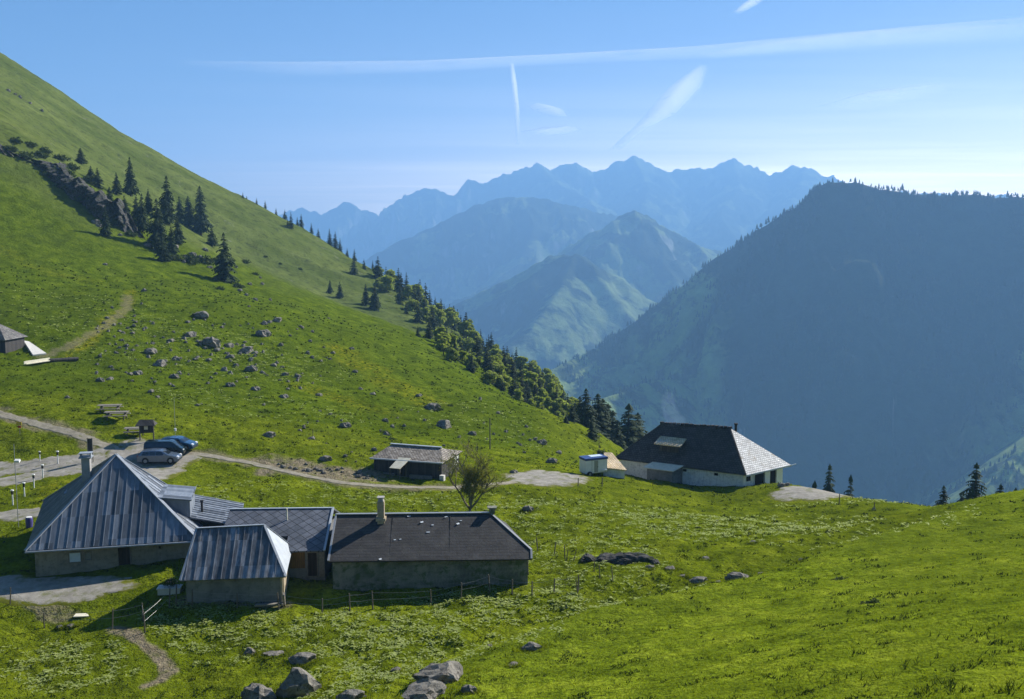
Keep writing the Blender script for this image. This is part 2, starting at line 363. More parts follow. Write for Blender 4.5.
# ------------------------------------------------------------------ ground sheets
def zone(x, y, z):
    d = np.sqrt(x*x+y*y)
    r = np.zeros(x.shape)
    for pts, wd, a in FLOWERS:
        q, _ = polydist(x, y, pts); r = np.maximum(r, a*(1-sstep(0, wd, q+wd*.5*fbm(x/9, y/9, 3, 4))))
    g = np.zeros(x.shape)
    for pts, wd, a in BARE:
        q, _ = polydist(x, y, pts); g = np.maximum(g, a*(1-sstep(wd*.5, wd, q+wd*.5*fbm(x/2.5, y/2.5, 3, 6))))
    b = sstep(285, 345, d+22*fbm(x/30, y/30, 3, 7))
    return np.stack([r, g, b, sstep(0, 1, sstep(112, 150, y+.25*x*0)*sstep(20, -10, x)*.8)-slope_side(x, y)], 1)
def hp(*l): return [hit(*p)[:2] for p in l]
FLOWERS = [(hp((60,360),(100,330),(128,305),(132,290)), 2.0, .7), (hp((340,350),(380,375),(430,400)), 6, .5), (hp((310,388),(360,405),(400,415)), 4, .4),
           (hp((0,520),(60,500),(70,485)), 3, .45), (hp((0,250),(80,280)), 5, .2), (hp((60,470),(110,462)), 1.5, .6)]
BARE = [(hp((272,465),(300,469),(335,472),(368,475)), 3.4, 1.0), (ROADS['worn_path'][0], .55, 1.0), (hp((40,605),(62,615)), 1.2, .7),
        (ROADS['hut_track'][0], 1.3, .55), (ROADS['track'][0], 1.7, .8), (ROADS['side_path'][0], 1.5, .7), (hp((180,602),(285,602)), .7, .8)]
_az = np.concatenate([np.radians(np.arange(-75, -31, .4)), np.radians(np.arange(-31, 31, .075)), np.radians(np.arange(31, 75.1, .4))])
_rad = np.concatenate([np.exp(np.arange(math.log(2.5), math.log(24), .03)), np.exp(np.arange(math.log(24), math.log(1150), .0048))])
M_MEADOW = mat_meadow(); M_GRAVEL = mat_gravel(); M_TRACK = mat_track()
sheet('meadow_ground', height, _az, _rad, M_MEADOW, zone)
def clearing(x, y):
    m = np.zeros(x.shape)
    for c, wd in ((FRONT[1][0], 170), (FRONT[2][0], 130), (FRONT[3][0], 200)):
        d, _ = polydist(x, y, c); m = np.maximum(m, 1-sstep(wd*.5, wd, d+60*fbm(x/120, y/120, 3, 9)))
    return m
M_WOODED = mat_mountain('wooded_slope', (.018, .036, .014), (.11, .16, .045), (.10, .105, .09), .78, rk=.2)
_az2 = np.concatenate([np.radians(np.arange(-60, -30, .5)), np.radians(np.arange(-30, 34, .09)), np.radians(np.arange(34, 70, .5))])
sheet('wooded_mountain', front_h, _az2, np.exp(np.arange(math.log(900), math.log(3300), .0045)), M_WOODED, lambda x, y, z: np.stack([clearing(x, y), 0*x, 0*x, 0*x+1], 1))
M_RANGE = mat_mountain('alpine_range', (.020, .036, .016), (.16, .21, .07), (.24, .24, .22), .52, .80)
sheet('mountain_range', back_h, _az2, np.exp(np.arange(math.log(3100), math.log(12600), .0055)), M_RANGE)

def set_edge(me, ev):
    a = me.color_attributes.new('edge', 'FLOAT_COLOR', 'POINT'); a.data.foreach_set('color', np.repeat(ev, 4).astype(np.float32))
# strips and pads laid over the ground
def strip(name, pts, wd, mat, lift=.035, seed=0):
    pts = np.array(pts); seg = np.sqrt((np.diff(pts, axis=0)**2).sum(1)); s = np.concatenate([[0], np.cumsum(seg)])
    n = max(8, int(s[-1]/.35)); t = np.linspace(0, s[-1], n)
    c = np.stack([np.interp(t, s, pts[:, 0]), np.interp(t, s, pts[:, 1])], 1)
    for _ in range(12): c[1:-1] = .25*c[:-2]+.5*c[1:-1]+.25*c[2:]
    d = np.gradient(c, axis=0); d /= np.linalg.norm(d, axis=1)[:, None]+1e-9; nrm = np.stack([-d[:, 1], d[:, 0]], 1)
    k = 7; rows = []
    wl = wd*.5*(1+.25*fbm(t/1.5, t*0+3, 3, seed)); wr = wd*.5*(1+.25*fbm(t/1.5, t*0+9, 3, seed+1))
    for j in range(k):
        f = j/(k-1); off = -wl*(1-f)+wr*f; p = c+nrm*off[:, None]
        rows.append(np.concatenate([p, (height(p[:, 0], p[:, 1])+(lift if 0 < j < k-1 else -.05))[:, None]], 1))
    V = np.stack(rows, 1).reshape(-1, 3)
    ev = np.tile(np.array([1.0, .45, .12, .5, .12, .45, 1.0]), n)
    q = [(i*k+j, i*k+j+1, (i+1)*k+j+1, (i+1)*k+j) for i in range(n-1) for j in range(k-1)]
    me = bpy.data.meshes.new(name); me.from_pydata(V.tolist(), [], q); me.materials.append(mat); set_edge(me, ev)
    o = bpy.data.objects.new(name, me); COL.objects.link(o); o['kind'] = 'structure'; return o
def pad(name, c, rx, ry, a, mat, lift, seed):
    n = 64; rr = 14; V = []; q = []
    for i in range(rr+1):
        for j in range(n):
            th = 2*math.pi*j/n; e = 1+.22*float(fbm(np.array([math.cos(th)*1.7]), np.array([math.sin(th)*1.7]), 4, seed)[0]); f = i/rr*e
            u = rx*f*math.cos(th); v = ry*f*math.sin(th); V.append((c[0]+u*math.cos(a)-v*math.sin(a), c[1]+u*math.sin(a)+v*math.cos(a)))
    ev = np.repeat(np.linspace(0, 1, rr+1)**2.5, n)
    V = np.array(V); z = height(V[:, 0], V[:, 1])+lift-(lift+.05)*np.repeat(np.linspace(0, 1, rr+1)**8, n)
    for i in range(rr):
        for j in range(n): q.append((i*n+j, (i+1)*n+j, (i+1)*n+(j+1) % n, i*n+(j+1) % n))
    me = bpy.data.meshes.new(name); me.from_pydata(np.concatenate([V, z[:, None]], 1).tolist(), [], q); me.materials.append(mat); set_edge(me, ev)
    o = bpy.data.objects.new(name, me); COL.objects.link(o); o['kind'] = 'structure'; return o
for i, (k, nm) in enumerate((('upper_road', 'gravel_road'), ('lower_road', 'gravel_road'), ('track', 'farm_track'), ('side_path', 'farm_track'), ('foot_path', 'gravel_road'))):
    strip(nm, ROADS[k][0], ROADS[k][1], M_TRACK if 'track' in nm else M_GRAVEL, .04+.005*i, 10+i)
for i, k in enumerate(PADS):
    c, rx, ry, a = PADS[k]; pad('gravel_yard', c, rx, ry, a, M_GRAVEL, .065+.005*i, 20+i)

# ------------------------------------------------------------------ haze: one closed box of even air
def haze():
    x0, x1, y0, y1, z0, z1 = -15500, 15500, -60, 12700, -900, 1060
    v = [(x, y, z) for x in (x0, x1) for y in (y0, y1) for z in (z0, z1)]
    f = [(0, 1, 3, 2), (4, 6, 7, 5), (0, 4, 5, 1), (2, 3, 7, 6), (0, 2, 6, 4), (1, 5, 7, 3)]
    me = bpy.data.meshes.new('haze'); me.from_pydata(v, [], f); o = bpy.data.objects.new('haze', me); COL.objects.link(o); o['kind'] = 'stuff'
    m = bpy.data.materials.new('haze'); m.use_nodes = True; t = m.node_tree; t.nodes.clear()
    out = t.nodes.new('ShaderNodeOutputMaterial'); p = t.nodes.new('ShaderNodeVolumePrincipled')
    p.inputs['Color'].default_value = HAZE_COL; p.inputs['Density'].default_value = HAZE_D; p.inputs['Anisotropy'].default_value = HAZE_G
    t.links.new(p.outputs[0], out.inputs['Volume']); me.materials.append(m)
HAZE_COL = (.25, .50, .87, 1); HAZE_D = 1.9e-4; HAZE_G = .12
haze()
# ------------------------------------------------------------------ mesh and object helpers
class MB:
    def __init__(s): s.v = []; s.f = []; s.uv = []; s.sm = False
    def add(s, vs, fs, uvs=None):
        b = len(s.v); s.v += [tuple(map(float, p)) for p in vs]
        for i, f in enumerate(fs):
            s.f.append(tuple(b+j for j in f)); s.uv.append(uvs[i] if uvs else [(0, 0)]*len(f))
        return s
    def box(s, c, d, rz=0, rx=0, ry=0):
        M = Matrix.Rotation(rz, 3, 'Z') @ Matrix.Rotation(ry, 3, 'Y') @ Matrix.Rotation(rx, 3, 'X'); c = Vector(c)
        vs = [c+M @ Vector((x*d[0]/2, y*d[1]/2, z*d[2]/2)) for x in (-1, 1) for y in (-1, 1) for z in (-1, 1)]
        return s.add(vs, [(0, 1, 3, 2), (4, 6, 7, 5), (0, 4, 5, 1), (2, 3, 7, 6), (0, 2, 6, 4), (1, 5, 7, 3)])
    def bar(s, a, b, w, h=None):
        """a straight bar between two points"""
        a = Vector(a); b = Vector(b); h = h or w; d = (b-a).normalized(); up = Vector((0, 0, 1)) if abs(d.z) < .95 else Vector((0, 1, 0))
        x = d.cross(up).normalized(); y = x.cross(d)
        vs = [p+x*w/2*i+y*h/2*j for p in (a, b) for i, j in ((-1, -1), (1, -1), (1, 1), (-1, 1))]
        return s.add(vs, [(3, 2, 1, 0), (4, 5, 6, 7), (0, 1, 5, 4), (1, 2, 6, 5), (2, 3, 7, 6), (3, 0, 4, 7)])
    def tube(s, pts, rs, n=8):
        pts = [Vector(p) for p in pts]; vs = []; fs = []
        for i, p in enumerate(pts):
            d = (pts[min(i+1, len(pts)-1)]-pts[max(i-1, 0)]).normalized(); up = Vector((0, 0, 1)) if abs(d.z) < .9 else Vector((0, 1, 0))
            x = d.cross(up).normalized(); y = x.cross(d); r = rs[i] if hasattr(rs, '__len__') else rs
            vs += [p+(x*math.cos(2*math.pi*j/n)+y*math.sin(2*math.pi*j/n))*r for j in range(n)]
        for i in range(len(pts)-1):
            fs += [(i*n+j, i*n+(j+1) % n, (i+1)*n+(j+1) % n, (i+1)*n+j) for j in range(n)]
        fs += [tuple(range(n-1, -1, -1)), tuple((len(pts)-1)*n+j for j in range(n))]
        return s.add(vs, fs)
    def prism(s, poly, z0, z1):
        """vertical walls from a plan polygon; z0/z1 numbers or lists"""
        n = len(poly); a = z0 if hasattr(z0, '__len__') else [z0]*n; b = z1 if hasattr(z1, '__len__') else [z1]*n
        vs = [(*p, a[i]) for i, p in enumerate(poly)]+[(*p, b[i]) for i, p in enumerate(poly)]
        return s.add(vs, [tuple(range(n-1, -1, -1)), tuple(range(n, 2*n))]+[(i, (i+1) % n, n+(i+1) % n, n+i) for i in range(n)])
    def slab(s, poly, th=.12):
        """roof plane with thickness; u runs along the first edge, v up the slope, in metres"""
        P = [Vector(p) for p in poly]; n = len(P)
        N = Vector((0, 0, 0))
        for i in range(n): N += P[i].cross(P[(i+1) % n])
        N.normalize()
        if N.z < 0: P = P[::-1]; N = -N
        U = Vector((0, 0, 1)).cross(N)
        U = U.normalized() if U.length > 1e-4 else Vector((1, 0, 0)); V = N.cross(U)
        uv = [((p).dot(U), (p).dot(V)) for p in P]
        lo = [p-N*th for p in P]
        fs = [tuple(range(n)), tuple(range(2*n-1, n-1, -1))]+[(i, n+i, n+(i+1) % n, (i+1) % n) for i in range(n)]
        us = [uv, uv[::-1]]+[[uv[i], uv[i], uv[(i+1) % n], uv[(i+1) % n]] for i in range(n)]
        s.add(P+lo, fs, us); return P, N, U, V
    def seams(s, poly, step=.55, w=.05, h=.06, off=0):
        P = [Vector(p) for p in poly]; N = Vector((0, 0, 0)); n = len(P)
        for i in range(n): N += P[i].cross(P[(i+1) % n])
        N.normalize()
        if N.z < 0: N = -N
        U = Vector((0, 0, 1)).cross(N).normalized(); V = N.cross(U); O = P[0]
        q = [((p-O).dot(U), (p-O).dot(V)) for p in P]
        u = min(a for a, b in q)+step*.5+off
        while u < max(a for a, b in q)-.05:
            c = []
            for i in range(n):
                (a1, b1), (a2, b2) = q[i], q[(i+1) % n]
                if (a1-u)*(a2-u) < 0: c.append(b1+(b2-b1)*(u-a1)/(a2-a1))
            if len(c) >= 2 and max(c)-min(c) > .15:
                a = O+U*u+V*(min(c)+.02); b = O+U*u+V*(max(c)-.02)
                vs = [p+U*w/2*i+N*(hh+.002) for p in (a, b) for i, hh in ((-1, -.01), (1, -.01), (1, h), (-1, h))]
                s.add(vs, [(3, 2, 1, 0), (4, 5, 6, 7), (0, 1, 5, 4), (1, 2, 6, 5), (2, 3, 7, 6), (3, 0, 4, 7)])
            u += step
        return s
    def build(s, name, mat, parent=None, smooth=False, label=None):
        me = bpy.data.meshes.new(name); me.from_pydata(s.v, [], s.f); me.update()
        l = me.uv_layers.new(name='UVMap'); flat = [c for f in s.uv for p in f for c in p]
        if len(flat) == 2*len(me.loops): l.data.foreach_set('uv', flat)
        if smooth: me.polygons.foreach_set('use_smooth', [True]*len(me.polygons))
        me.materials.append(mat); o = bpy.data.objects.new(name, me); COL.objects.link(o)
        if parent: o.parent = parent
        if label: o['label'] = label
        return o
def tag(o, label, cat, group=None):
    o['label'] = label; o['category'] = cat
    if group: o['group'] = group
    return o
def empty(name, label, cat, loc=(0, 0, 0), rz=0, group=None):
    o = bpy.data.objects.new(name, None); COL.objects.link(o); o.location = [float(c) for c in loc]; o.rotation_euler = (0, 0, rz); o.empty_display_size = .3
    return tag(o, label, cat, group)
KIDS = {}
def copy_tree(o, loc, rz=0, sc=1.0, label=None, group=None):
    c = o.copy(); COL.objects.link(c); c.location = [float(v) for v in loc]; c.rotation_euler = (0, 0, rz); c.scale = (sc, sc, sc) if not hasattr(sc, '__len__') else sc
    if label: c['label'] = label
    if group: c['group'] = group
    def rec(a, b):
        for ch in a.children:
            d = ch.copy(); COL.objects.link(d); d.parent = b; rec(ch, d)
    rec(o, c); return c
def gz(x, y): return float(height(np.array([x]), np.array([y]))[0])
def G(px, py, fn=None):
    p = hit(px, py); return Vector((p[0], p[1], gz(p[0], p[1])))

# ------------------------------------------------------------------ materials of built things
def mat_simple(name, col, rough=.8, spec=.3, metal=0, var=.25, scale=3., bump=.2):
    k = NT(name); c = tuple(col)
    f = k.ramp(k.noise(scale, 5, .65, k.tc.outputs['Object']), [(.25, 1-var), (.75, 1+var)])
    cc = k.mix(1.0, c, f, 'MULTIPLY')
    if bump: k.bump(k.noise(scale*6, 3, .7, k.tc.outputs['Object']), bump, .02)
    return k.fin(cc, rough, spec, metal)
def mat_plaster(name, col, stain, moss=None, ff=.52):
    k = NT(name); o = k.tc.outputs['Object']
    c = k.mix(k.ramp(k.noise(.9, 6, .7, o), [(ff-.1, 0.0), (ff+.12, 1.0)]), col, stain)
    c = k.mix(k.ramp(k.noise(3.5, 5, .7, o), [(.5, 0.0), (.68, .6)]), c, tuple(x*.55 for x in stain))
    c = k.mix(k.ramp(k.noise(1.3, 5, .75, o, stretch=(2.5, 2.5, .4)), [(.52, 0.0), (.7, .55)]), c, tuple(x*.5 for x in col))
    if moss: c = k.mix(k.ramp(k.noise(1.7, 5, .7, o), [(.5, 0.0), (.6, .8)]), c, moss)
    k.bump(k.noise(6, 5, .75, o), .6, .04); return k.fin(c, .92, .15)
def mat_metal_roof(name, a, b, rough=.45, pw=.55, seed=0.0):
    """painted sheet roofing: each sheet weathered a little differently"""
    k = NT(name); uv = k.tc.outputs['UV']
    mp = k.n('ShaderNodeMapping'); mp.inputs['Scale'].default_value = (1/pw, 1/2.1, 1); mp.inputs['Location'].default_value = (seed, 0, 0); k.l(uv, mp.inputs[0])
    fl = k.n('ShaderNodeVectorMath'); fl.operation = 'FLOOR'; k.l(mp.outputs[0], fl.inputs[0])
    wn = k.n('ShaderNodeTexWhiteNoise'); wn.noise_dimensions = '2D'; k.l(fl.outputs[0], wn.inputs[0])
    sheet_ = k.ramp(wn.outputs['Value'], [(0, .45), (.6, 1.0), (1, 1.45)])
    st = k.noise(1.1, 5, .7, k.tc.outputs['Object'], stretch=(3, 1, .6))
    c = k.mix(k.ramp(st, [(.35, 0.0), (.65, 1.0)]), a, b); c = k.mix(1.0, c, sheet_, 'MULTIPLY')
    k.bump(k.noise(2.4, 4, .6, k.tc.outputs['Object']), .35, .04)
    return k.fin(c, rough, .5, .0)
def mat_tiles(name, a, b, bw=.4, rh=.3, rot=0, rough=.7, mortar=.02, patch=None, pf=.5, spec=.3, offset=.5):
    """slates or shingles laid in courses on the roof plane"""
    k = NT(name); mp = k.n('ShaderNodeMapping'); mp.inputs['Rotation'].default_value = (0, 0, rot); k.l(k.tc.outputs['UV'], mp.inputs[0])
    br = k.n('ShaderNodeTexBrick'); k.l(mp.outputs[0], br.inputs[0]); br.inputs['Color1'].default_value = (*a, 1); br.inputs['Color2'].default_value = (*b, 1)
    br.inputs['Mortar'].default_value = (*[x*.25 for x in a], 1); br.inputs['Scale'].default_value = 1.0; br.inputs['Mortar Size'].default_value = mortar
    br.inputs['Brick Width'].default_value = bw; br.inputs['Row Height'].default_value = rh; br.offset = offset
    c = k.mix(1.0, br.outputs[0], k.ramp(k.noise(1.2, 6, .7, k.tc.outputs['Object']), [(.28, .6), (.72, 1.35)]), 'MULTIPLY')
    if patch: c = k.mix(k.ramp(k.noise(.8, 6, .72, k.tc.outputs['Object']), [(pf, 0.0), (pf+.12, 1.0)]), c, patch)
    k.bump(k.math('ADD', k.math('MULTIPLY', br.outputs['Fac'], -1.0), k.noise(5, 4, .7, k.tc.outputs['Object'])), .6, .04)
    return k.fin(c, rough, spec)
def mat_planks(name, a, b, w=.18, vertical=True):
    k = NT(name); o = k.tc.outputs['Object']
    sx = k.n('ShaderNodeSeparateXYZ'); k.l(o, sx.inputs[0])
    q = k.math('ADD', sx.outputs[0], sx.outputs[1]) if vertical else sx.outputs[2]
    q = k.math('DIVIDE', q, w); fr = k.math('FRACT', q); fl = k.math('FLOOR', q)
    wn = k.n('ShaderNodeTexWhiteNoise'); wn.noise_dimensions = '1D'; k.l(fl, wn.inputs['W'])
    c = k.mix(wn.outputs['Value'], a, b); gap = k.ramp(fr, [(0, .25), (.08, 1.0), (.92, 1.0), (1, .25)])
    c = k.mix(1.0, c, gap, 'MULTIPLY')
    c = k.mix(1.0, c, k.ramp(k.noise(4, 5, .7, o, stretch=(4, 4, .6) if vertical else (.6, .6, 4)), [(.3, .65), (.7, 1.3)]), 'MULTIPLY')
    k.bump(gap, .5, .02); return k.fin(c, .85, .2)
M = {}
M['blue_seam'] = mat_metal_roof('blue_grey_sheet_roof', (.110, .130, .160), (.185, .205, .235), .5, .62)
M['old_seam'] = mat_metal_roof('weathered_sheet_roof', (.085, .088, .100), (.23, .25, .28), .55, .62, 3.3)
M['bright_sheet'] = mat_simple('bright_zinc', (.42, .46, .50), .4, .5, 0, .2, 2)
M['flashing'] = mat_simple('zinc_flashing', (.30, .33, .37), .4, .5, 0, .15, 2)
M['dark_sheet'] = mat_tiles('charcoal_corrugated_sheet', (.036, .034, .033), (.048, .045, .044), 4.3, .30, 0, .75, .018, (.058, .055, .052), .5, .3)
M['diamond'] = mat_tiles('diamond_slates', (.085, .095, .115), (.13, .14, .165), .62, .62, R(45), .6, .03, None, .5, .4, 0.0)
M['shingle_dark'] = mat_tiles('dark_shingles', (.055, .053, .054), (.085, .082, .082), .35, .28, 0, .85)
M['shingle_grey'] = mat_tiles('grey_weathered_shingles', (.56, .56, .56), (.76, .76, .75), .35, .28, 0, .7, .025, (.33, .27, .2), .56)
M['shingle_brown'] = mat_tiles('patchy_brown_shingles', (.20, .165, .13), (.42, .38, .33), .35, .25, 0, .8, .03, (.10, .085, .07), .52)
M['shingle_new'] = mat_tiles('fresh_larch_shingles', (.66, .50, .28), (.78, .62, .40), .3, .3, 0, .7, .02, (.60, .55, .46), .55)
M['pale_lid'] = mat_simple('pale_roof_boards', (.68, .64, .50), .8, .2, 0, .2, 2)
M['shingle_mid'] = mat_tiles('worn_grey_shingles', (.13, .125, .12), (.24, .23, .22), .4, .3, 0, .85, .03, (.09, .08, .08), .5)
M['plaster'] = mat_plaster('stained_lime_plaster', (.32, .29, .23), (.22, .20, .16))
M['stone_moss'] = mat_plaster('mossy_rubble_wall', (.26, .255, .22), (.14, .145, .12), (.07, .11, .035))
M['white_wall'] = mat_plaster('whitewashed_wall', (.78, .78, .74), (.60, .60, .56), None, .62)
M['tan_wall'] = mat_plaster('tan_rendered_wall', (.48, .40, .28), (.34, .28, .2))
M['grey_wall'] = mat_plaster('grey_cement_wall', (.25, .25, .24), (.17, .17, .165))
M['dark_wood'] = mat_planks('dark_weathered_boards', (.045, .042, .042), (.085, .078, .072))
M['brown_wood'] = mat_planks('ochre_boards', (.18, .10, .025), (.26, .15, .04), .14)
M['grey_wood'] = mat_simple('grey_weathered_wood', (.22, .20, .17), .85, .2, 0, .35, 6)
M['post_wood'] = mat_simple('fence_post_wood', (.13, .115, .095), .9, .1, 0, .4, 8)
M['door'] = mat_planks('dark_plank_door', (.035, .025, .018), (.055, .04, .03), .12)
M['opening'] = mat_simple('dark_interior', (.02, .02, .02), .95, .05, 0, .1, 2, 0)
M['glass'] = mat_simple('window_glass', (.12, .16, .2), .08, .8, 0, .05, 1, 0)
M['shutter_white'] = mat_simple('pale_blue_shutter', (.55, .66, .75), .6, .3, 0, .1, 4)
M['white_paint'] = mat_simple('white_paint', (.78, .78, .76), .5, .4, 0, .08, 3)
M['black'] = mat_simple('black_rubber', (.02, .02, .02), .7, .3, 0, .2, 5)
M['steel'] = mat_simple('galvanised_steel', (.32, .33, .34), .45, .5, .3, .15, 4)
M['blue_paint'] = mat_simple('blue_tarpaulin', (.015, .05, .20), .5, .4, 0, .15, 3)
M['concrete'] = mat_simple('pale_concrete', (.62, .60, .55), .9, .1, 0, .15, 2)
M['chim'] = mat_simple('chimney_render', (.36, .35, .34), .9, .1, 0, .2, 2)
M['yellow'] = mat_simple('yellow_enamel', (.65, .42, .03), .5, .4, 0, .1, 3)
M['red'] = mat_simple('red_paint', (.35, .03, .02), .5, .4, 0, .1, 3)
M['wire'] = mat_simple('wire', (.30, .30, .30), .5, .4, .3, .1, 3, 0)
# ------------------------------------------------------------------ farm buildings
def ground_under(c, poly):
    """lowest ground under a plan polygon, relative to c.z"""
    return min(gz(*(c.matrix_world_loc(p))) for p in poly)
class Site:
    """a building's own frame: root empty with rotation; local metres"""
    def __init__(s, name, label, cat, org, rz):
        s.o = Vector(org); s.rz = rz; s.root = empty(name, label, cat, org, rz)
    def w(s, u, v): return (s.o.x+u*math.cos(s.rz)-v*math.sin(s.rz), s.o.y+u*math.sin(s.rz)+v*math.cos(s.rz))
    def g(s, u, v): return gz(*s.w(u, v))-s.o.z
    def walls(s, poly, top, mat, name='wall', sink=.35):
        zs = [s.g(*p)-sink for p in poly]; return MB().prism(poly, zs, top).build(name, mat, s.root)
def ridge_cap(m, a, b, w=.22, h=.05): m.bar(Vector(a)+Vector((0, 0, .03)), Vector(b)+Vector((0, 0, .03)), w, h)
def opening(site, u0, u1, z0, z1, v, name, mat, frame=None, label=None, depth=.08):
    """door or window in a wall facing -v: a recessed leaf inside a frame standing proud"""
    d = MB().box(((u0+u1)/2, v-.012, (z0+z1)/2), (u1-u0-.12, .05, z1-z0-.12)).build(name, mat, site.root, label=label)
    if frame:
        f = MB(); t = .07
        f.box((u0+t/2, v-.03, (z0+z1)/2), (t, depth+.04, z1-z0)); f.box((u1-t/2, v-.03, (z0+z1)/2), (t, depth+.04, z1-z0))
        f.box(((u0+u1)/2, v-.03, z1-t/2), (u1-u0-2*t, depth+.04, t)); f.box(((u0+u1)/2, v-.03, z0+t/2), (u1-u0-2*t, depth+.04, t))
        f.build('frame', frame, d)
    return d

# --- big house with the blue-grey pyramid roof
def big_house():
    FL = at(25, 551, 70.2); FR = at(199, 540, 72.8); d = FR-FL; rz = math.atan2(d[1], d[0]); z0 = 0.0
    s = Site('farmhouse', 'large farmhouse with a tall blue grey pyramid roof of ribbed sheet metal, at the left', 'farmhouse', (FL[0], FL[1], z0), rz)
    L = math.hypot(d[0], d[1]); E = 2.3
    A = (5.5, 6.0, 7.85); fl = (0, 0, E); fr = (L, 0, E); br = (L, 8.2, E+.1); bl = (-1.9, 14.2, E+.1)
    rf = MB()
    for q in ([fl, fr, A], [fr, br, A], [br, bl, A], [bl, fl, A]): rf.slab(q, .14)
    for q in ([fl, fr, A], [fr, br, A], [bl, fl, A]): rf.seams(q, .62, .04, .035)
    r = rf.build('roof', M['blue_seam'], s.root)
    cap = MB()
    for q in (fl, fr, br, bl): ridge_cap(cap, q, A, .24, .08)
    cap.build('ridge_flashing', M['flashing'], r)
    g = MB(); g.tube([(0, -.07, E-.1), (L, -.07, E-.1)], .07, 8); g.build('gutter', M['flashing'], r)
    s.walls([(.45, .75), (L-.45, .75), (L-.45, 7.9), (-.9, 13.4)], E+.0, M['plaster'])
    gu = s.g(4, .7)
    opening(s, 2.75, 3.65, .95, 1.78, .75, 'window', M['shutter_white'], M['grey_wood'])
    opening(s, 3.85, 4.35, 1.05, 1.70, .75, 'window', M['glass'], M['grey_wood'])
    opening(s, 6.15, 7.1, gu+.0, 2.0, .75, 'door', M['door'], M['grey_wood'])
    opening(s, 9.0, 9.3, 1.55, 1.9, .75, 'vent', M['opening'], M['grey_wood'])
    # dormer on the right-hand slope
    dm = MB(); dm.prism([(8.6, 3.0), (11.2, 3.0), (11.2, 6.8), (8.6, 6.8)], 2.6, [4.95, 4.6, 4.6, 4.95])
    dd = dm.build('dormer', M['blue_seam'], s.root)
    dr = MB(); q = [(8.75, 2.8, 5.05), (11.35, 2.8, 4.68), (11.35, 7.0, 4.68), (8.75, 7.0, 5.05)]; dr.slab(q, .1); dr.build('dormer_roof', M['blue_seam'], dd)
    # lean-to beyond
    ln = MB(); q = [(10.9, 3.0, 3.35), (14.9, 3.0, 2.35), (14.9, 9.8, 2.35), (10.9, 9.8, 3.35)]; ln.slab(q, .12); ln.seams(q, .62, .04, .05); l = ln.build('lean_to_roof', M['blue_seam'], s.root)
    s.walls([(L-.5, 3.3), (14.6, 3.3), (14.6, 9.5), (L-.5, 9.5)], 2.2, M['plaster'], 'lean_to_wall')
    MB().tube([(11.9, 5.0, 3.05), (11.9, 5.0, 3.95)], .09, 8).tube([(11.9, 5.0, 3.95), (11.9, 5.0, 4.05)], .14, 8).build('stove_pipe', M['black'], l)
    # chimney rising from the left slope
    c = MB(); cx, cy = 3.15, 6.6
    c.box((cx, cy, 6.05), (.62, .62, 3.1)); ch = c.build('chimney', M['chim'], r)
    k = MB(); k.box((cx, cy, 7.63), (.95, .95, .08)); k.prism([(cx-.44, cy-.3), (cx+.44, cy-.3), (cx+.44, cy+.3), (cx-.44, cy+.3)], 7.67, 7.73)
    for e in (-.36, .36): k.box((cx+e, cy, 7.82), (.1, .5, .22))
    k.box((cx, cy, 7.96), (.95, .75, .06)); k.build('chimney_cap', M['flashing'], ch)
    # low dark skirting hatch on the left slope
    hb = MB().box((1.55, 9.3, 4.05), (1.1, 2.0, .7)); hb.build('roof_hatch', M['blue_seam'], r)
    return s
big_house()

# --- shed in front
def shed():
    FL = at(180, 581, 65.6); FR = at(282, 578.5, 66.2); rz = R(6.5); z0 = 0.0
    s = Site('shed', 'small shed with a worn striped sheet metal roof, in front of the big farmhouse', 'shed', (FL[0], FL[1], z0), rz)
    L = 7.05; E = 1.7; W = 5.6
    fl = (0, 0, E); fr = (L, 0, E); br = (L-.1, W, E+.35); bl = (0, W, E+.1); r1 = (.55, 3.3, 4.35); r2 = (5.25, 3.3, 4.45)
    rf = MB()
    for q in ([fl, fr, r2, r1], [br, bl, r1, r2], [bl, fl, r1]): rf.slab(q, .1)
    rf.seams([fl, fr, r2, r1], .6, .04, .035); rf.seams([br, bl, r1, r2], .6, .04, .06)
    r = rf.build('roof', M['old_seam'], s.root)
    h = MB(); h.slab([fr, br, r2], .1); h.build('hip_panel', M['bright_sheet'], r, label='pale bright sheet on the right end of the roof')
    cap = MB(); ridge_cap(cap, r1, r2, .2); ridge_cap(cap, fr, r2, .16); ridge_cap(cap, fl, r1, .14); ridge_cap(cap, br, r2, .14); cap.build('ridge_flashing', M['flashing'], r)
    s.walls([(.3, .4), (L-.35, .4), (L-.45, W-.35), (.3, W-.35)], E+.05, M['grey_wall'])
    g0 = s.g(L, 1)
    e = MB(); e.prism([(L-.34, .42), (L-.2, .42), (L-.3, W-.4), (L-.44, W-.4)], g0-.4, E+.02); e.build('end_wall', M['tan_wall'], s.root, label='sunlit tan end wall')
    b = MB(); b.box((5.9, -.25, g0+.12), (1.9, .3, .12)); b.box((L-.15, -.1, g0+.4), (.12, .3, .9), 0, .25); b.build('boards', M['grey_wood'], s.root)
    MB().bar((L-.35, .36, g0-.1), (L-.35, .36, E), .14, .14).build('corner_post', M['tan_wall'], s.root)
    return s
shed()

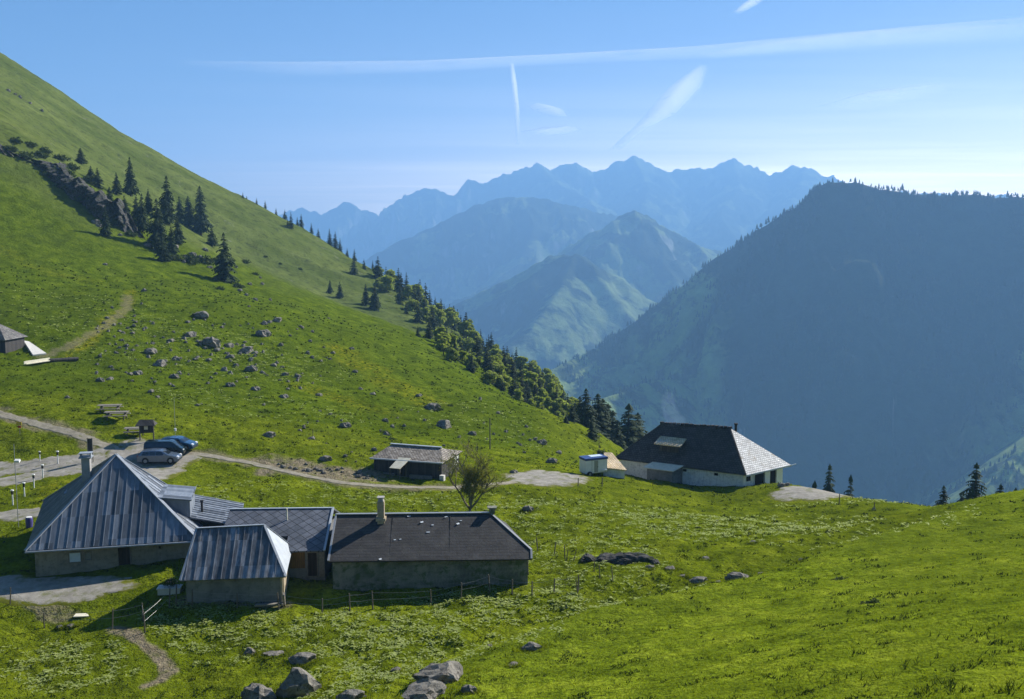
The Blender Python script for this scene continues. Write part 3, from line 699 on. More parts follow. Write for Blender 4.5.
# --- middle building and long barn
def middle():
    o = at(287, 551, 70.6); s = Site('outbuilding', 'outbuilding with a diamond slate roof and ochre boards, between the shed and the long barn', 'outbuilding', (o[0]-.2, o[1], 0), R(2.5))
    E = 2.15; V = 5.0; H = 3.95; x1 = 2.95; k = (H-E)/V
    front = [(0, 0, E), (x1, 0, E), (x1, V, H), (-5.0, V, H), (-5.0, 1.7, E+k*1.7), (0, 1.7, E+k*1.7)]
    back = [(x1, V, H), (x1, V+4, E+.3), (-5.0, V+4, E+.3), (-5.0, V, H)]
    rf = MB(); rf.slab(front[:2]+[(x1, 1.7, E+k*1.7), (0, 1.7, E+k*1.7)], .12); rf.slab([(x1, 1.7, E+k*1.7), (x1, V, H), (-5, V, H), (-5, 1.7, E+k*1.7)], .12); rf.slab(back, .12)
    r = rf.build('roof', M['diamond'], s.root)
    fl = MB(); fl.bar((x1-.05, -.02, E+.03), (x1-.05, V, H+.03), .16, .1); fl.bar((-5, V, H+.03), (x1, V, H+.03), .2, .05); fl.build('verge_flashing', M['bright_sheet'], r)
    s.walls([(.05, .45), (x1-.1, .45), (x1-.1, V+3.7), (-4.8, V+3.7), (-4.8, 3.4), (.05, 3.4)], E+.12, M['grey_wall'])
    g = s.g(1, .3)
    MB().box((.75, .42, (g+.75+E+.05)/2), (1.3, .06, E-g-.75)).build('board_cladding', M['brown_wood'], s.root)
    opening(s, 1.55, 2.35, g+.1, 1.95, .45, 'door', M['door'], M['grey_wood'])
    MB().box((2.62, .42, (g+.1+E)/2), (.42, .06, E-g-.1)).build('corner_boards', M['grey_wood'], s.root)
    MB().tube([(-.4, 3.6, 3.3), (-.4, 3.6, 4.35)], .06, 6).build('vent_pipe', M['pale_lid'], r)
middle()
def long_barn():
    FL = at(328, 563, 68.9); s = Site('long_barn', 'long low stone barn with a dark charcoal sheet roof and one chimney', 'barn', (FL[0], FL[1], 0), R(2.2))
    L = 14.5; E = 1.95; V = 4.5; H = 4.1
    fl = (0, 0, E); fr = (L, 0, E); fe = (L+.02, .85, E+.85*(H-E)/V); r1 = (0, V, H); r2 = (11.6, V, H)
    be = (12.9, 2*V-1.6, fe[2]+.1); br = (12.75, 2*V, E); bl = (0, 2*V, E)
    rf = MB(); rf.slab([fl, fr, fe, r2, r1], .12); rf.slab([br, bl, r1, r2, be], .12); rf.slab([fe, be, r2], .12)
    # horizontal corrugation lines, laid as low laps
    for u in (4.3, 8.6): rf.bar((u, .05, E+.0), (u, V-.05, H+.0), .04, .03)
    r = rf.build('roof', M['dark_sheet'], s.root)
    c = MB(); ridge_cap(c, r1, r2, .3, .06); ridge_cap(c, fe, r2, .16); ridge_cap(c, fr, fe, .14); c.bar((0.02, 0, E+.04), (0.02, V, H+.04), .14, .08); c.build('ridge_flashing', M['steel'], r)
    w_ = MB(); rnd = random.Random(4)
    for u, v in ((4.6, 1.9), (5.0, 1.95), (6.5, 3.6), (7.3, 3.3), (9.4, 3.7), (9.2, 3.4), (5.5, 4.2), (3.7, .12), (8.3, 4.1), (7.0, 2.6)):
        MB().box((u, v, E+(H-E)*v/V+.03), (.12+.2*rnd.random(), .07+.09*rnd.random(), .02), rnd.random(), math.atan2(H-E, V)).build('roof_scrap', M['bright_sheet'], r)
    pl = [(.25, .45), (L-.25, .45), (12.5, 2*V-.45), (.25, 2*V-.45)]; s.walls(pl, E+.05, M['stone_moss'])
    cx, cy = 3.45, 3.75; ch = MB(); ch.box((cx, cy, 4.45), (.5, .55, 1.7)); ch.box((cx, cy, 3.95), (.72, .75, .22)); c_ = ch.build('chimney', M['tan_wall'], s.root)
    k = MB(); k.box((cx, cy, 5.33), (.42, .46, .08)); k.box((cx, cy, 5.47), (.34, .4, .2)); k.box((cx, cy, 5.60), (.52, .56, .05)); k.build('chimney_cap', M['chim'], c_)
    MB().box((11.75, V, 4.28), (.42, .4, .45)).prism([(11.4, V-.32), (12.1, V-.32), (12.1, V+.32), (11.4, V+.32)], 4.5, 4.56).build('vent_stack', M['stone_moss'], r)
long_barn()

# --- small byre by the path
def byre():
    FL = at(370, 458, 109.0); FR = at(443, 463, 106.5); d = FR-FL; rz = math.atan2(d[1], d[0]); L = math.hypot(d[0], d[1]); E = .4
    s = Site('byre', 'low dark wooden byre with a patchy shingle roof beside the farm track', 'byre', (FL[0], FL[1], 0), rz)
    W = 6.4; fl = (0, 0, E); fr = (L, 0, E); br = (L, W, E); bl = (0, W, E); r1 = (1.2, W/2, 1.35); r2 = (7.2, W/2, 1.3)
    rf = MB()
    for q in ([fl, fr, r2, r1], [br, bl, r1, r2], [bl, fl, r1], [fr, br, r2]): rf.slab(q, .12)
    r = rf.build('roof', M['shingle_brown'], s.root)
    c = MB(); c.bar((1.1, W/2, 1.44), (7.3, W/2, 1.39), .3, .1); c.build('ridge_board', M['bright_sheet'], r)
    g = MB(); g.bar((0, -.1, E-.02), (L, -.1, E-.02), .14, .14); g.build('gutter', M['bright_sheet'], r)
    s.walls([(.3, .35), (L-.3, .35), (L-.3, W-.35), (.3, W-.35)], E+.02, M['dark_wood'])
    gr = s.g(4, .2)
    MB().box((L-.15, .15, gr+.25), (.5, .5, .6)).build('footing_stone', M['concrete'], s.root)
    MB().box((L-.28, 5.0, gr+1.1), (.05, 1.3, 1.1)).build('end_panel', M['white_paint'], s.root)
    a = MB(); q = [(3.0, -1.55, E-.55), (4.3, -1.7, E-.55), (4.75, .3, E+.22), (3.35, .3, E+.22)]; a.slab(q, .06); aw = a.build('awning', M['pale_lid'], s.root)
    
    for u_, v_ in ((3.05, -1.5), (4.25, -1.6)): MB().bar((u_, v_, gr-.3), (u_, v_, E-.58), .08).build('awning_post', M['post_wood'], aw)
    opening(s, 3.2, 4.2, gr, E-.25, .35, 'door', M['door'], M['grey_wood'])
    MB().box((1.6, .1, gr+.1), (2.6, .35, .5)).build('base_board', M['grey_wood'], s.root); MB().box((6.0, .1, gr+.1), (2.6, .35, .5)).build('base_board', M['grey_wood'], s.root)
byre()

# --- chalet on the right, set in world directions
def chalet():
    A = at(746, 475, 115.8); E = A[2]; f = np.array([-.857, .515]); rr = np.array([.787, .617])
    s = Site('chalet', 'broad white walled chalet with dark shingle roof and bright grey hip, on the rim', 'chalet', (A[0], A[1], E-2.1), 0)
    z = 2.1
    def P(t, q, zz): return (f[0]*t+rr[0]*q, f[1]*t+rr[1]*q, zz)
    L = 17.2; W = 8.6
    a = P(0, 0, z); c = P(L, 0, z); b = P(0, W, z); e = P(L, W, z)
    R1w = at(730, 428, 121.0)-np.array([A[0], A[1], E-2.1]); R2w = at(662, 423.5, 125.4)-np.array([A[0], A[1], E-2.1])
    r1 = tuple(R1w); r2 = tuple(R2w)
    rf = MB(); 
    for q in ([a, c, r2, r1], [c, e, r2], [e, b, r1, r2]): rf.slab(q, .16)
    r = rf.build('roof', M['shingle_dark'], s.root)
    h = MB(); bb = P(-.0, W+.0, z+.0); h.slab([a, bb, r1], .16); h.build('hip', M['shingle_grey'], r, label='sunlit silver grey shingle hip')
    cap = MB(); rnd = random.Random(3)
    for i in range(17):
        t = i/16; p = Vector(r1).lerp(Vector(r2), t); cap.box(p+Vector((0, 0, .06+.07*rnd.random())), (.42, .3, .16+.12*rnd.random()), rnd.random()*.6)
    cap.build('ridge_stones', M['shingle_mid'], r)
    fa = MB(); fa.bar(Vector(a)+Vector((0, 0, -.1)), Vector(b)+Vector((0, 0, -.1)), .12, .2); fa.bar(Vector(b)+Vector((-.1, 0, -.12)), Vector(b)+Vector((.75, .35, .02)), .12, .1); fa.build('eaves_board', M['bright_sheet'], r)
    v = MB(); v.bar(Vector(a), Vector(r1), .16, .1); v.build('hip_flashing', M['shingle_mid'], r); MB().bar(Vector(c), Vector(r2), .14, .08).build('hip_flashing', M['shingle_mid'], r)
    def pl(t, q): p = P(t, q, 0); return (p[0], p[1])
    s.walls([pl(L-.5, .5), pl(.6, .5), pl(.6, W-.6), pl(L-.5, W-.6)], z+.12, M['white_wall'], sink=.5)
    ang = math.atan2(rr[1], rr[0]); 
    def endbox(q0, q1, z0, z1, out, name, mat, th=.08):
        m = P(.6-out, (q0+q1)/2, (z0+z1)/2); return MB().box(m, (q1-q0, th, z1-z0), ang).build(name, mat, s.root)
    gr = min(s.g(*pl(.4, 3)), s.g(*pl(.4, 5)))
    endbox(1.0, 1.7, 1.1, 1.65, .03, 'window', M['opening']); endbox(2.6, 4.2, gr-.1, 1.95, .03, 'stable_door', M['opening']); endbox(5.4, 6.5, gr-.1, 1.95, .03, 'stable_door', M['opening'])
    endbox(4.3, 5.3, gr-.1, 1.9, .12, 'door_leaf', M['white_paint'], .06); endbox(6.6, 7.6, gr-.1, 1.95, .1, 'door_leaf', M['white_paint'], .06)
    # vents in the long wall
    af = math.atan2(f[1], f[0])
    for t in (4.0, 8.0): m = P(t, .48, 1.62); MB().box(m, (.45, .06, .3), af).build('vent', M['opening'], s.root)
    # dormer with a fresh roof
    def onroof(px, py):   # point on the front roof plane under a sight line, in local metres
        N = (Vector(c)-Vector(a)).cross(Vector(r1)-Vector(a)); o = Vector((0, 0, CAMZ))-s.o; d = Vector(at(px, py, 1.0))-Vector((0, 0, CAMZ))
        return o+d*((Vector(a)-o).dot(N)/d.dot(N))
    F3 = Vector((f[0], f[1], 0)); inn = Vector((F3.y, -F3.x, 0)); inn = inn if inn.y > 0 else -inn
    p = onroof(669, 452); wd = 2.6
    db = MB(); q = [p-F3*wd/2, p+F3*wd/2, p+F3*wd/2+inn*2.3, p-F3*wd/2+inn*2.3]; db.prism([(x.x, x.y) for x in q], p.z-.4, p.z+.95); dd = db.build('dormer', M['dark_wood'], s.root)
    q2 = [p-F3*(wd/2+.45)-inn*.7+Vector((0, 0, 1.0)), p+F3*(wd/2+.45)-inn*.7+Vector((0, 0, 1.0)), p+F3*(wd/2+.45)+inn*2.7+Vector((0, 0, 2.0)), p-F3*(wd/2+.45)+inn*2.7+Vector((0, 0, 2.0))]
    dr = MB(); dr.slab(q2, .1); dr.build('dormer_roof', M['shingle_new'], dd)
    # box porch against the long wall
    w0 = P(9.2, -1.1, 0); pb = MB(); pf = [pl(8.3, -1.35), pl(11.6, -1.35), pl(11.6, .6), pl(8.3, .6)]
    g2 = s.g(*pl(10, -1)); pb.prism(pf, g2-.5, [1.75, 1.75, 2.0, 2.0]); p_ = pb.build('porch', M['grey_wall'], s.root)
    pr = MB(); pr.slab([(*pl(7.9, -1.75), 1.84), (*pl(12.0, -1.75), 1.84), (*pl(12.0, .7), 2.38), (*pl(7.9, .7), 2.38)], .1); pr.build('porch_roof', M['pale_lid'], p_)
    # low annex on the left with a sunlit roof
    def LZ(px, py, Y): q = at(px, py, Y)-np.array([A[0], A[1], E-2.1]); return tuple(q)
    ar = MB(); q = [LZ(603, 467.5, 117.2), LZ(627, 470, 116.6), LZ(612, 452.5, 121.0), LZ(604, 452.5, 121.4)]; ar.slab(q, .12); ar.build('annex_roof', M['shingle_new'], s.root)
    aw = MB(); cc = [Vector(q[0]).lerp((Vector(q[0])+Vector(q[2]))/2, .12), Vector(q[1]).lerp((Vector(q[0])+Vector(q[2]))/2, .12), Vector(q[2]).lerp((Vector(q[0])+Vector(q[2]))/2, .12), Vector(q[3]).lerp((Vector(q[0])+Vector(q[2]))/2, .12)]
    aw.prism([(x.x, x.y) for x in cc], [s.g(x.x, x.y)-.4 for x in cc], [x.z-.1 for x in cc]); aw.build('annex_wall', M['white_wall'], s.root)
    # chimney pipe behind the ridge end
    t = Vector(r1)+Vector((.9, .8, -.9)); MB().tube([t, t+Vector((0, 0, 1.15))], .16, 8).tube([t+Vector((0, 0, 1.15)), t+Vector((0, 0, 1.35))], .24, 8).build('chimney_pipe', M['black'], r)
    return s
CH = chalet()

# --- hut at the left edge, two roofs
def hut():
    A = at(5, 352, 158.0); g = gz(A[0], A[1])
    s = Site('alpine_hut', 'old dark timber hut with grey sheet roof, cut by the left edge of the picture', 'hut', (A[0]-3.4, A[1], g), R(-6))
    f = [(-8.5, 1.2, 2.35), (3.0, 1.2, 2.35), (-.2, 4.2, 4.9), (-8.5, 4.2, 5.0)]
    rf = MB(); rf.slab(f, .14); rf.slab([(3.0, 1.2, 2.35), (3.0, 7.4, 2.35), (-.2, 4.2, 4.9)], .14); rf.slab([(3.0, 7.4, 2.35), (-8.5, 7.4, 2.4), (-8.5, 4.2, 5.0), (-.2, 4.2, 4.9)], .14)
    rf.build('roof', M['shingle_mid'], s.root)
    MB().prism([(-8.2, 1.7), (2.6, 1.7), (2.6, 7.0), (-8.2, 7.0)], -1, 2.4).build('wall', M['dark_wood'], s.root)
    p = MB(); p.slab([(-6, -1.6, 1.2), (.6, -1.6, 1.2), (-.4, 1.5, 2.6), (-6, 1.5, 2.6)], .12); p.build('porch_roof', M['shingle_mid'], s.root)
    MB().prism([(-6, -1.2), (.1, -1.2), (.1, 1.68), (-6, 1.68)], -1.4, [1.15, 1.15, 2.4, 2.4]).build('porch_wall', M['dark_wood'], s.root)
    MB().box((-.7, -1.25, .1), (.7, .08, 1.4)).build('door', M['door'], s.root)
hut()
def ramp():
    q = [G(23.5, 341), G(29, 341.5), G(46.5, 354.5), G(33, 356)]; o = q[0]; m = MB()
    m.slab([(p-o)+Vector((0, 0, .22)) for p in q], .5)
    r = m.build('concrete_ramp', M['concrete']); r.location = o; tag(r, 'pale concrete ramp sloping down from the hut at the left edge', 'ramp')
ramp()
# ------------------------------------------------------------------ plants
def mat_leaf(name, a, b, trans=.3, rough=.7, spec=.25, sc=.9):
    k = NT(name); c = k.mix(k.ramp(k.noise(sc, 4, .7), [(.35, 0.0), (.65, 1.0)]), a, b); k.fin(c, rough, spec)
    tr = k.n('ShaderNodeBsdfTranslucent'); k.l(k.mix(1.0, c, (1.25, 1.35, .8), 'MULTIPLY'), tr.inputs[0])
    mx = k.n('ShaderNodeMixShader'); mx.inputs[0].default_value = trans; k.l(k.b.outputs[0], mx.inputs[1]); k.l(tr.outputs[0], mx.inputs[2]); k.l(mx.outputs[0], k.out.inputs[0])
    return k.m
M['needles'] = mat_leaf('spruce_needles', (.016, .030, .012), (.040, .062, .022), .12, .8, .1, .5)
M['needles_far'] = mat_leaf('distant_spruce_needles', (.014, .027, .011), (.035, .055, .020), .15, .8, .1, .2)
M['leaves'] = mat_leaf('fresh_beech_leaves', (.18, .22, .04), (.30, .33, .085), .6, .7, .1, .12)
M['bush'] = mat_leaf('juniper_foliage', (.035, .055, .016), (.075, .10, .03), .2, .8, .1, .6)
M['buds'] = mat_leaf('yellow_green_buds', (.14, .15, .02), (.24, .23, .05), .4, .7, .1, 2)
M['bark'] = mat_simple('bark', (.09, .075, .06), .95, .1, 0, .35, 5)
M['bark_pale'] = mat_simple('pale_bark', (.17, .145, .10), .95, .1, 0, .3, 5)
def npmesh(name, V, nper, mat, parent=None):
    """faces of nper corners each from an (n, nper, 3) array"""
    V = np.asarray(V, np.float32); n = V.shape[0]; me = bpy.data.meshes.new(name)
    me.vertices.add(n*nper); me.vertices.foreach_set('co', V.reshape(-1)); me.loops.add(n*nper); me.loops.foreach_set('vertex_index', np.arange(n*nper, dtype=np.int32))
    me.polygons.add(n); me.polygons.foreach_set('loop_start', np.arange(0, n*nper, nper, dtype=np.int32)); me.update(calc_edges=True); me.materials.append(mat)
    o = bpy.data.objects.new(name, me); COL.objects.link(o)
    if parent: o.parent = parent
    return o
def conifer(seed, H=10., Rr=2.2, levels=26, nb=9, bare=.1, mat='needles', ragged=.25, detail=5):
    r = np.random.RandomState(seed); T = []
    for i in range(levels):
        t = bare+(1-bare)*(i+r.rand()*.6)/levels; z = H*t
        if t > .985: continue
        prof = (1-(t-bare)/(1-bare))**.78
        rad = Rr*prof*(1 if t > bare+.08 else .75)
        n = max(4, int(nb*(.5+.5*prof)))
        for j in range(n):
            a = 2*math.pi*(j+r.rand()*.9)/n+i*1.3; L = rad*(1-ragged*1.6*r.rand()**2)*(1+ragged*.4*r.randn()*.5)+.12
            if r.rand() < ragged*.35: continue
            d = np.array([math.cos(a), math.sin(a), 0]); s = np.array([-d[1], d[0], 0]); droop = .28+.22*r.rand(); wd = L*.30+.14
            for k in range(detail):
                f0 = k/detail; f1 = min(1.0, (k+1.25)/detail)
                p0 = d*L*f0+np.array([0, 0, z-droop*L*f0**1.5+.10*L*math.sin(f0*3)]); p1 = d*L*f1+np.array([0, 0, z-droop*L*f1**1.5+.10*L*math.sin(f1*3)])
                ww = wd*(1-.65*f0)*(.6+.8*r.rand())
                for sg in (-1, 1):
                    T.append([p0, p1, (p0+p1)/2+s*sg*ww+d*ww*.5*r.rand()+np.array([0, 0, -ww*(.25+.6*r.rand())])])
                T.append([p0, p1, (p0+p1)/2+np.array([0, 0, -ww*(.7+.8*r.rand())])+s*.1*r.randn()])
    for q in range(5):
        a = q*1.26; T.append([[0, 0, H*1.0], [.10*Rr*math.cos(a), .10*Rr*math.sin(a), H*.93], [.1*Rr*math.cos(a+1.2), .1*Rr*math.sin(a+1.2), H*.94]])
    return np.array(T)
def make_tree(name, label, cat, crown, mat, H, tr, bark='bark', limbs=None):
    root = empty(name, label, cat, (0, 0, -3000)); tk = MB(); tk.tube([(0, 0, -.8), (0, 0, H*.3), (0.02*H*.2, 0, H*.7), (0, 0, H*.97)], [tr*1.25, tr*.85, tr*.45, tr*.08], 7)
    if limbs:
        for l in limbs: tk.tube(*l)
    tk.build('trunk', M[bark], root, True); npmesh('crown', crown, crown.shape[1], M[mat], root); return root
def blob_tree(seed, H=9., Rr=3.2, n=1500, leaf=.42, lobes=9):
    r = np.random.RandomState(seed); C = []; S_ = []
    for i in range(lobes):
        a = r.rand()*6.28; q = Rr*.62*math.sqrt(r.rand()); C.append([q*math.cos(a), q*math.sin(a), H*(.22+.58*r.rand())]); S_.append(Rr*(.34+.26*r.rand()))
    C.append([0, 0, H*.8]); S_.append(Rr*.45); C = np.array(C); S_ = np.array(S_); k = r.randint(0, len(C), n)
    d = r.randn(n, 3); d /= np.linalg.norm(d, axis=1)[:, None]; p = C[k]+d*(S_[k]*(.72+.3*r.rand(n)))[:, None]*np.array([1, 1, .85])
    e1 = r.randn(n, 3); e1 /= np.linalg.norm(e1, axis=1)[:, None]; e2 = np.cross(e1, d+.4*r.randn(n, 3)); e2 /= np.linalg.norm(e2, axis=1)[:, None]+1e-6
    s = (leaf*(.6+.8*r.rand(n)))[:, None]
    return np.stack([p-e1*s-e2*s*.6, p+e1*s-e2*s*.5, p+e1*s*.8+e2*s*.7, p-e1*s*.7+e2*s*.6], 1), C
def far_away(o): o.location = (0, 0, -3000)
TALL = [make_tree('spruce', 'tall dark spruce', 'conifer', conifer(s, 10, 2.5+.3*(s % 3), 30, 10, .06+.05*(s % 2), 'needles', .42+.12*(s % 3)), 'needles', 10, .2) for s in (1, 2, 3, 4)]
FARC = [make_tree('spruce', 'spruce', 'conifer', conifer(s+20, 10, 2.3+.35*(s % 3), 17, 8, .05, 'needles_far', .3, 3), 'needles_far', 10, .2) for s in (1, 2, 3, 4)]
BLOB = []
for s in (5, 6, 7):
    q, C_ = blob_tree(s); BLOB.append(make_tree('beech', 'fresh green leafy tree', 'leafy tree', q, 'leaves', 7, .2, 'bark', [([(0, 0, 2.2), tuple(c)], [.1, .03], 5) for c in C_[:6]]))
USED = set()
def plant(protos, i, loc, h, label, group=None, fat=1.0, base=10.0):
    p = protos[i % len(protos)]; s = h/base; rz = random.random()*6.28
    if p.name not in USED:
        USED.add(p.name); p.location = [float(v) for v in loc]; p.rotation_euler = (0, 0, rz); p.scale = (s*fat, s*fat, s); p['label'] = label
        if group: p['group'] = group
        return p
    return copy_tree(p, loc, rz, (s*fat, s*fat, s), label, group)
def G2(px, py, y0, y1=900):
    p = hit(px, py, y0, y1); return None if p is None else Vector((p[0], p[1], gz(p[0], p[1])-.2))
# spruces on and below the rock band of the left hillside
for i, (px, py, h, fat, lab) in enumerate([
    (131, 196, 39, .85, 'tall spruce standing on top of the rock band, leftmost of the tall ones'),
    (168, 224, 46, .95, 'tall spruce in the middle of the group below the rock band'),
    (201, 233, 48, 1.05, 'tall spruce at the right end of the group below the rock band'),
    (158, 248, 50, 1.1, 'broad dark spruce at the lower edge of the group below the rock band'),
    (143, 233, 38, .9, 'slim spruce at the left of the group below the rock band'),
    (225, 281, 48, 1.05, 'lone dark spruce on the open slope below the tree group'),
    (189, 226, 30, 1.3, 'short bushy spruce between the two tall spruces on the right'),
    (106, 236, 30, .9, 'small dark spruce in front of the rock band, beside pale stones'),
    (117, 196, 22, 1.1, 'short spruce just left of the tall one on the rock band'),
    (98, 188, 20, 1.2, 'stubby spruce high on the rock band'),
    (81, 163, 16, 1.9, 'wide low spruce at the top of the rock band'),
    (178, 244, 28, 1.2, 'short spruce at the foot of the group below the rock band'),
    (149, 214, 24, 1.0, 'small spruce behind the slim one at the rock band'),
    (91, 180, 14, 1.5, 'very small spruce on the upper edge of the rock band'), (110, 205, 18, 1.4, 'squat spruce growing out of the middle of the rock band'), (125, 218, 22, 1.3, 'dark spruce growing on the face of the rock band'),
    (137, 222, 26, 1.2, 'spruce at the lower end of the rock band, beside the slim one'), (163, 262, 24, 1.4, 'low dark spruce at the very foot of the tree group'), (172, 256, 30, 1.2, 'middle sized spruce at the foot of the tree group'), (180, 222, 26, 1.2, 'spruce between the middle and right tall spruces'),
    (212, 246, 20, 1.3, 'low spruce right of the group below the rock band')]):
    g = G2(px, py, 150); plant(TALL, i, g, h*g.y/1000*1.03, lab, None, fat)
for i, (px, py, h, fat, lab) in enumerate([
    (375, 310, 26, 1.2, 'dark spruce standing forward on the slope above the leafy wood'), (366, 306, 22, 1.1, 'smaller spruce left of the forward pair on the slope'),
    (340, 297, 17, 1.1, 'small spruce on the pale slope, left of the forward pair'), (330, 291, 14, 1.1, 'small spruce on the pale slope, leftmost of its row'),
    (490, 382, 30, 1.0, 'tall dark spruce in the leafy wood near the valley'), (455, 362, 23, 1.1, 'dark spruce at the meadow edge of the leafy wood'),
    (418, 338, 12, 1.1, 'tiny spruce alone on the pale slope')]):
    g = G2(px, py, 230); plant(TALL, i+1, g, h*g.y/1000, lab, None, fat)
# saddle group
for i, (px, top, Y, fat, lab) in enumerate([
    (572, 404, 180, 1.6, 'spruce at the left of the dark group behind the meadow edge'), (586, 388, 190, 1.35, 'tallest spruce of the dark group behind the meadow edge'),
    (598, 393, 200, 1.6, 'second tallest spruce, right of the tallest in the dark group'), (592, 420, 172, 1.6, 'low spruce in front of the tallest one in the dark group'),
    (608, 403, 215, 1.7, 'spruce at the right of the dark group behind the meadow edge'), (580, 396, 196, 1.5, 'spruce just left of the tallest in the dark group'), (603, 398, 208, 1.6, 'spruce close behind the second tallest of the dark group'), (613, 410, 205, 1.8, 'broad spruce at the right side of the dark group'), (566, 415, 176, 1.6, 'low spruce at the far left foot of the dark group'),
    (629, 403, 205, 1.6, 'spruce standing apart between the dark group and the chalet roof'),
    (638, 412, 212, 1.6, 'smaller spruce beside the one next to the chalet roof'), (562, 384, 290, 1.0, 'slim spruce above the dark group near the leafy wood'),
    (575, 402, 230, 1.2, 'spruce half hidden behind the left of the dark group'), (618, 420, 200, 1.2, 'low spruce in the gap right of the dark group')]):
    x = at(px, top, Y)[0]; z0 = gz(x, Y); zt = at(px, top, Y)[2]; plant(TALL, i, (x, Y, z0-.3), zt-z0+.3, lab, None, fat)
for i, (px, top, Y, fat, lab) in enumerate([
    (830, 463, 145, .8, 'spruce poking up behind the gravel yard right of the chalet'), (851, 474, 150, .8, 'smaller spruce right of the one behind the gravel yard'),
    (977, 462, 138, 1.1, 'largest spruce behind the right rim of the meadow'), (944, 485, 135, 1.15, 'spruce left of the largest one behind the right rim'),
    (1001, 483, 140, .9, 'small spruce right of the largest one behind the right rim'), (1016, 487, 138, .9, 'tiny spruce tip at the far right of the rim'),
    (962, 492, 134, 1.0, 'spruce tip between the two larger ones on the right rim'), (815, 480, 150, .9, 'tiny spruce tip behind the yard, next to the chalet')]):
    x = at(px, top, Y)[0]; z0 = gz(x, Y); zt = at(px, top, Y)[2]; plant(TALL, i+2, (x, Y, z0-.3), zt-z0+.3, lab, None, fat)
# wood along the far edge of the hillside
def skyline(px):
    Y = np.linspace(300, 720, 420); u = at(px, 235, 1.0)[0]; z = height(u*Y, Y); _, py = proj(u*Y, Y, z); k = int(np.argmin(py)); return Y[k], py[k], u
rn = random.Random(12)
px = 244.
i = 0
while px < 640:
    Y, py, u = skyline(px); hp_ = (4+rn.random()*5) if px < 262 else (8+rn.random()*9) if px < 330 else (10+rn.random()*11) if px < 420 else (12+rn.random()*12)
    Yb = Y-rn.random()*25+6; x = u*Yb
    if 395 < px < 640 and rn.random() < .22:
        plant(BLOB, i, (x, Yb, gz(x, Yb)-.3), hp_*.8*Yb/1000, 'leafy tree among the spruces along the far edge of the left hillside', 'leafy trees of the hillside wood', 1.0, 8.5)
    else: plant(FARC, i, (x, Yb, gz(x, Yb)-.3), hp_*Yb/1000, 'spruce in the line of trees along the far edge of the left hillside', 'spruces along the hillside edge', .85+.4*rn.random())
    px += (2.5+rn.random()*9) if px < 420 else (2.0+rn.random()*4.0); i += 1
SH_X = [(330, 330), (420, 358), (500, 398), (570, 438), (640, 470)]
n = 0; tries = 0
while n < 290 and tries < 3000:
    tries += 1; px = 350+300*rn.random()**.8; Y, sp_, u = skyline(px); b = np.interp(px, [a for a, _ in SH_X], [b for _, b in SH_X])
    py = sp_+(b-sp_)*rn.random(); lim = np.interp(px, [350, 400, 450, 640], [.12, .35, .8, 1.0])
    if (py-sp_)/(b-sp_) > lim: continue
    g = G2(px, py, 215, 720)
    if g is None or g.y < 225: continue
    n += 1
    if rn.random() < .6: plant(BLOB, n, g, (7+9*rn.random())*g.y/1000*1.2, 'round fresh green tree in the wood on the slope left of the valley', 'leafy trees of the hillside wood', 1.3, 8.5)
    else: plant(FARC, n, g, (13+13*rn.random())*g.y/1000, 'dark spruce in the wood on the slope left of the valley', 'spruces of the hillside wood', .9+.4*rn.random())
# bushes on the rocky slope
def bush_mesh(seed, n=500):
    r = np.random.RandomState(seed); d = r.randn(n, 3); d /= np.linalg.norm(d, axis=1)[:, None]; d[:, 2] = abs(d[:, 2]); p = d*(.55+.5*r.rand(n))[:, None]*np.array([1, 1, .8])*(1+.25*np.sin(d[:, :1]*5+seed))
    e = r.randn(n, 3)*.10; f = r.randn(n, 3)*.10; return np.stack([p-e, p+e, p+f*1.2], 1)
BUSH = []
for s in range(3):
    o = npmesh('bush', bush_mesh(s), 3, M['bush']); tag(o, 'bush', 'bush'); o.location = (0, 0, -3000); BUSH.append(o)
for i, (px, py, w_, lab) in enumerate([(873, 602, 20, 'dark leafy bush alone on the grassy right slope'), (841, 580, 16, 'low dark bush on the right slope, above the lone leafy one'), (436, 408, 16, None), (312, 250, 0, None),
    (190, 262, 22, None), (205, 262, 20, None), (172, 258, 20, None), (60, 160, 16, None), (45, 152, 14, None), (30, 146, 14, None), (15, 142, 14, None), (72, 170, 16, None), (88, 182, 16, None), (238, 286, 14, None), (245, 262, 10, None),
    (215, 262, 14, None), (255, 275, 8, None), (280, 262, 5, None), (265, 255, 5, None), (300, 268, 6, None), (160, 250, 22, None), (230, 262, 10, None), (305, 215, 0, None), (385, 432, 10, None), (392, 440, 10, None), (600, 455, 14, None), (585, 462, 10, None), (450, 405, 8, None), (130, 235, 14, None), (25, 158, 18, None), (50, 176, 20, None), (64, 188, 18, None), (80, 200, 20, None), (96, 212, 18, None), (112, 224, 16, None), (68, 176, 16, None), (84, 190, 18, None), (102, 200, 18, None), (118, 212, 20, None), (130, 222, 18, None), (146, 226, 18, None), (154, 232, 18, None), (10, 150, 16, None), (40, 156, 16, None), (220, 290, 10, None)]):
    if not w_: continue
    g = G2(px, py, 30 if py > 500 else 110); s = w_*g.y/2000
    lab = lab or ('small dark bush among the rocks of the left hillside' if px < 330 else {385: 'small dark bush just left above the roof of the byre', 392: 'small dark bush close behind the ridge of the byre', 436: 'dark bush beside the dark rock on the slope behind the byre', 450: 'tiny dark bush highest on the slope behind the byre', 600: 'low bush under the dark spruces behind the trailer', 585: 'low bush on the slope edge left of the trailer'}[px])
    o = BUSH[i] if i < 3 else BUSH[i % 3].copy()
    if i >= 3: COL.objects.link(o)
    o.location = g; o.scale = (s, s, s*.8); o.rotation_euler = (0, 0, i*1.7); tag(o, lab, 'bush', 'bushes on the left hillside' if px < 330 else None)
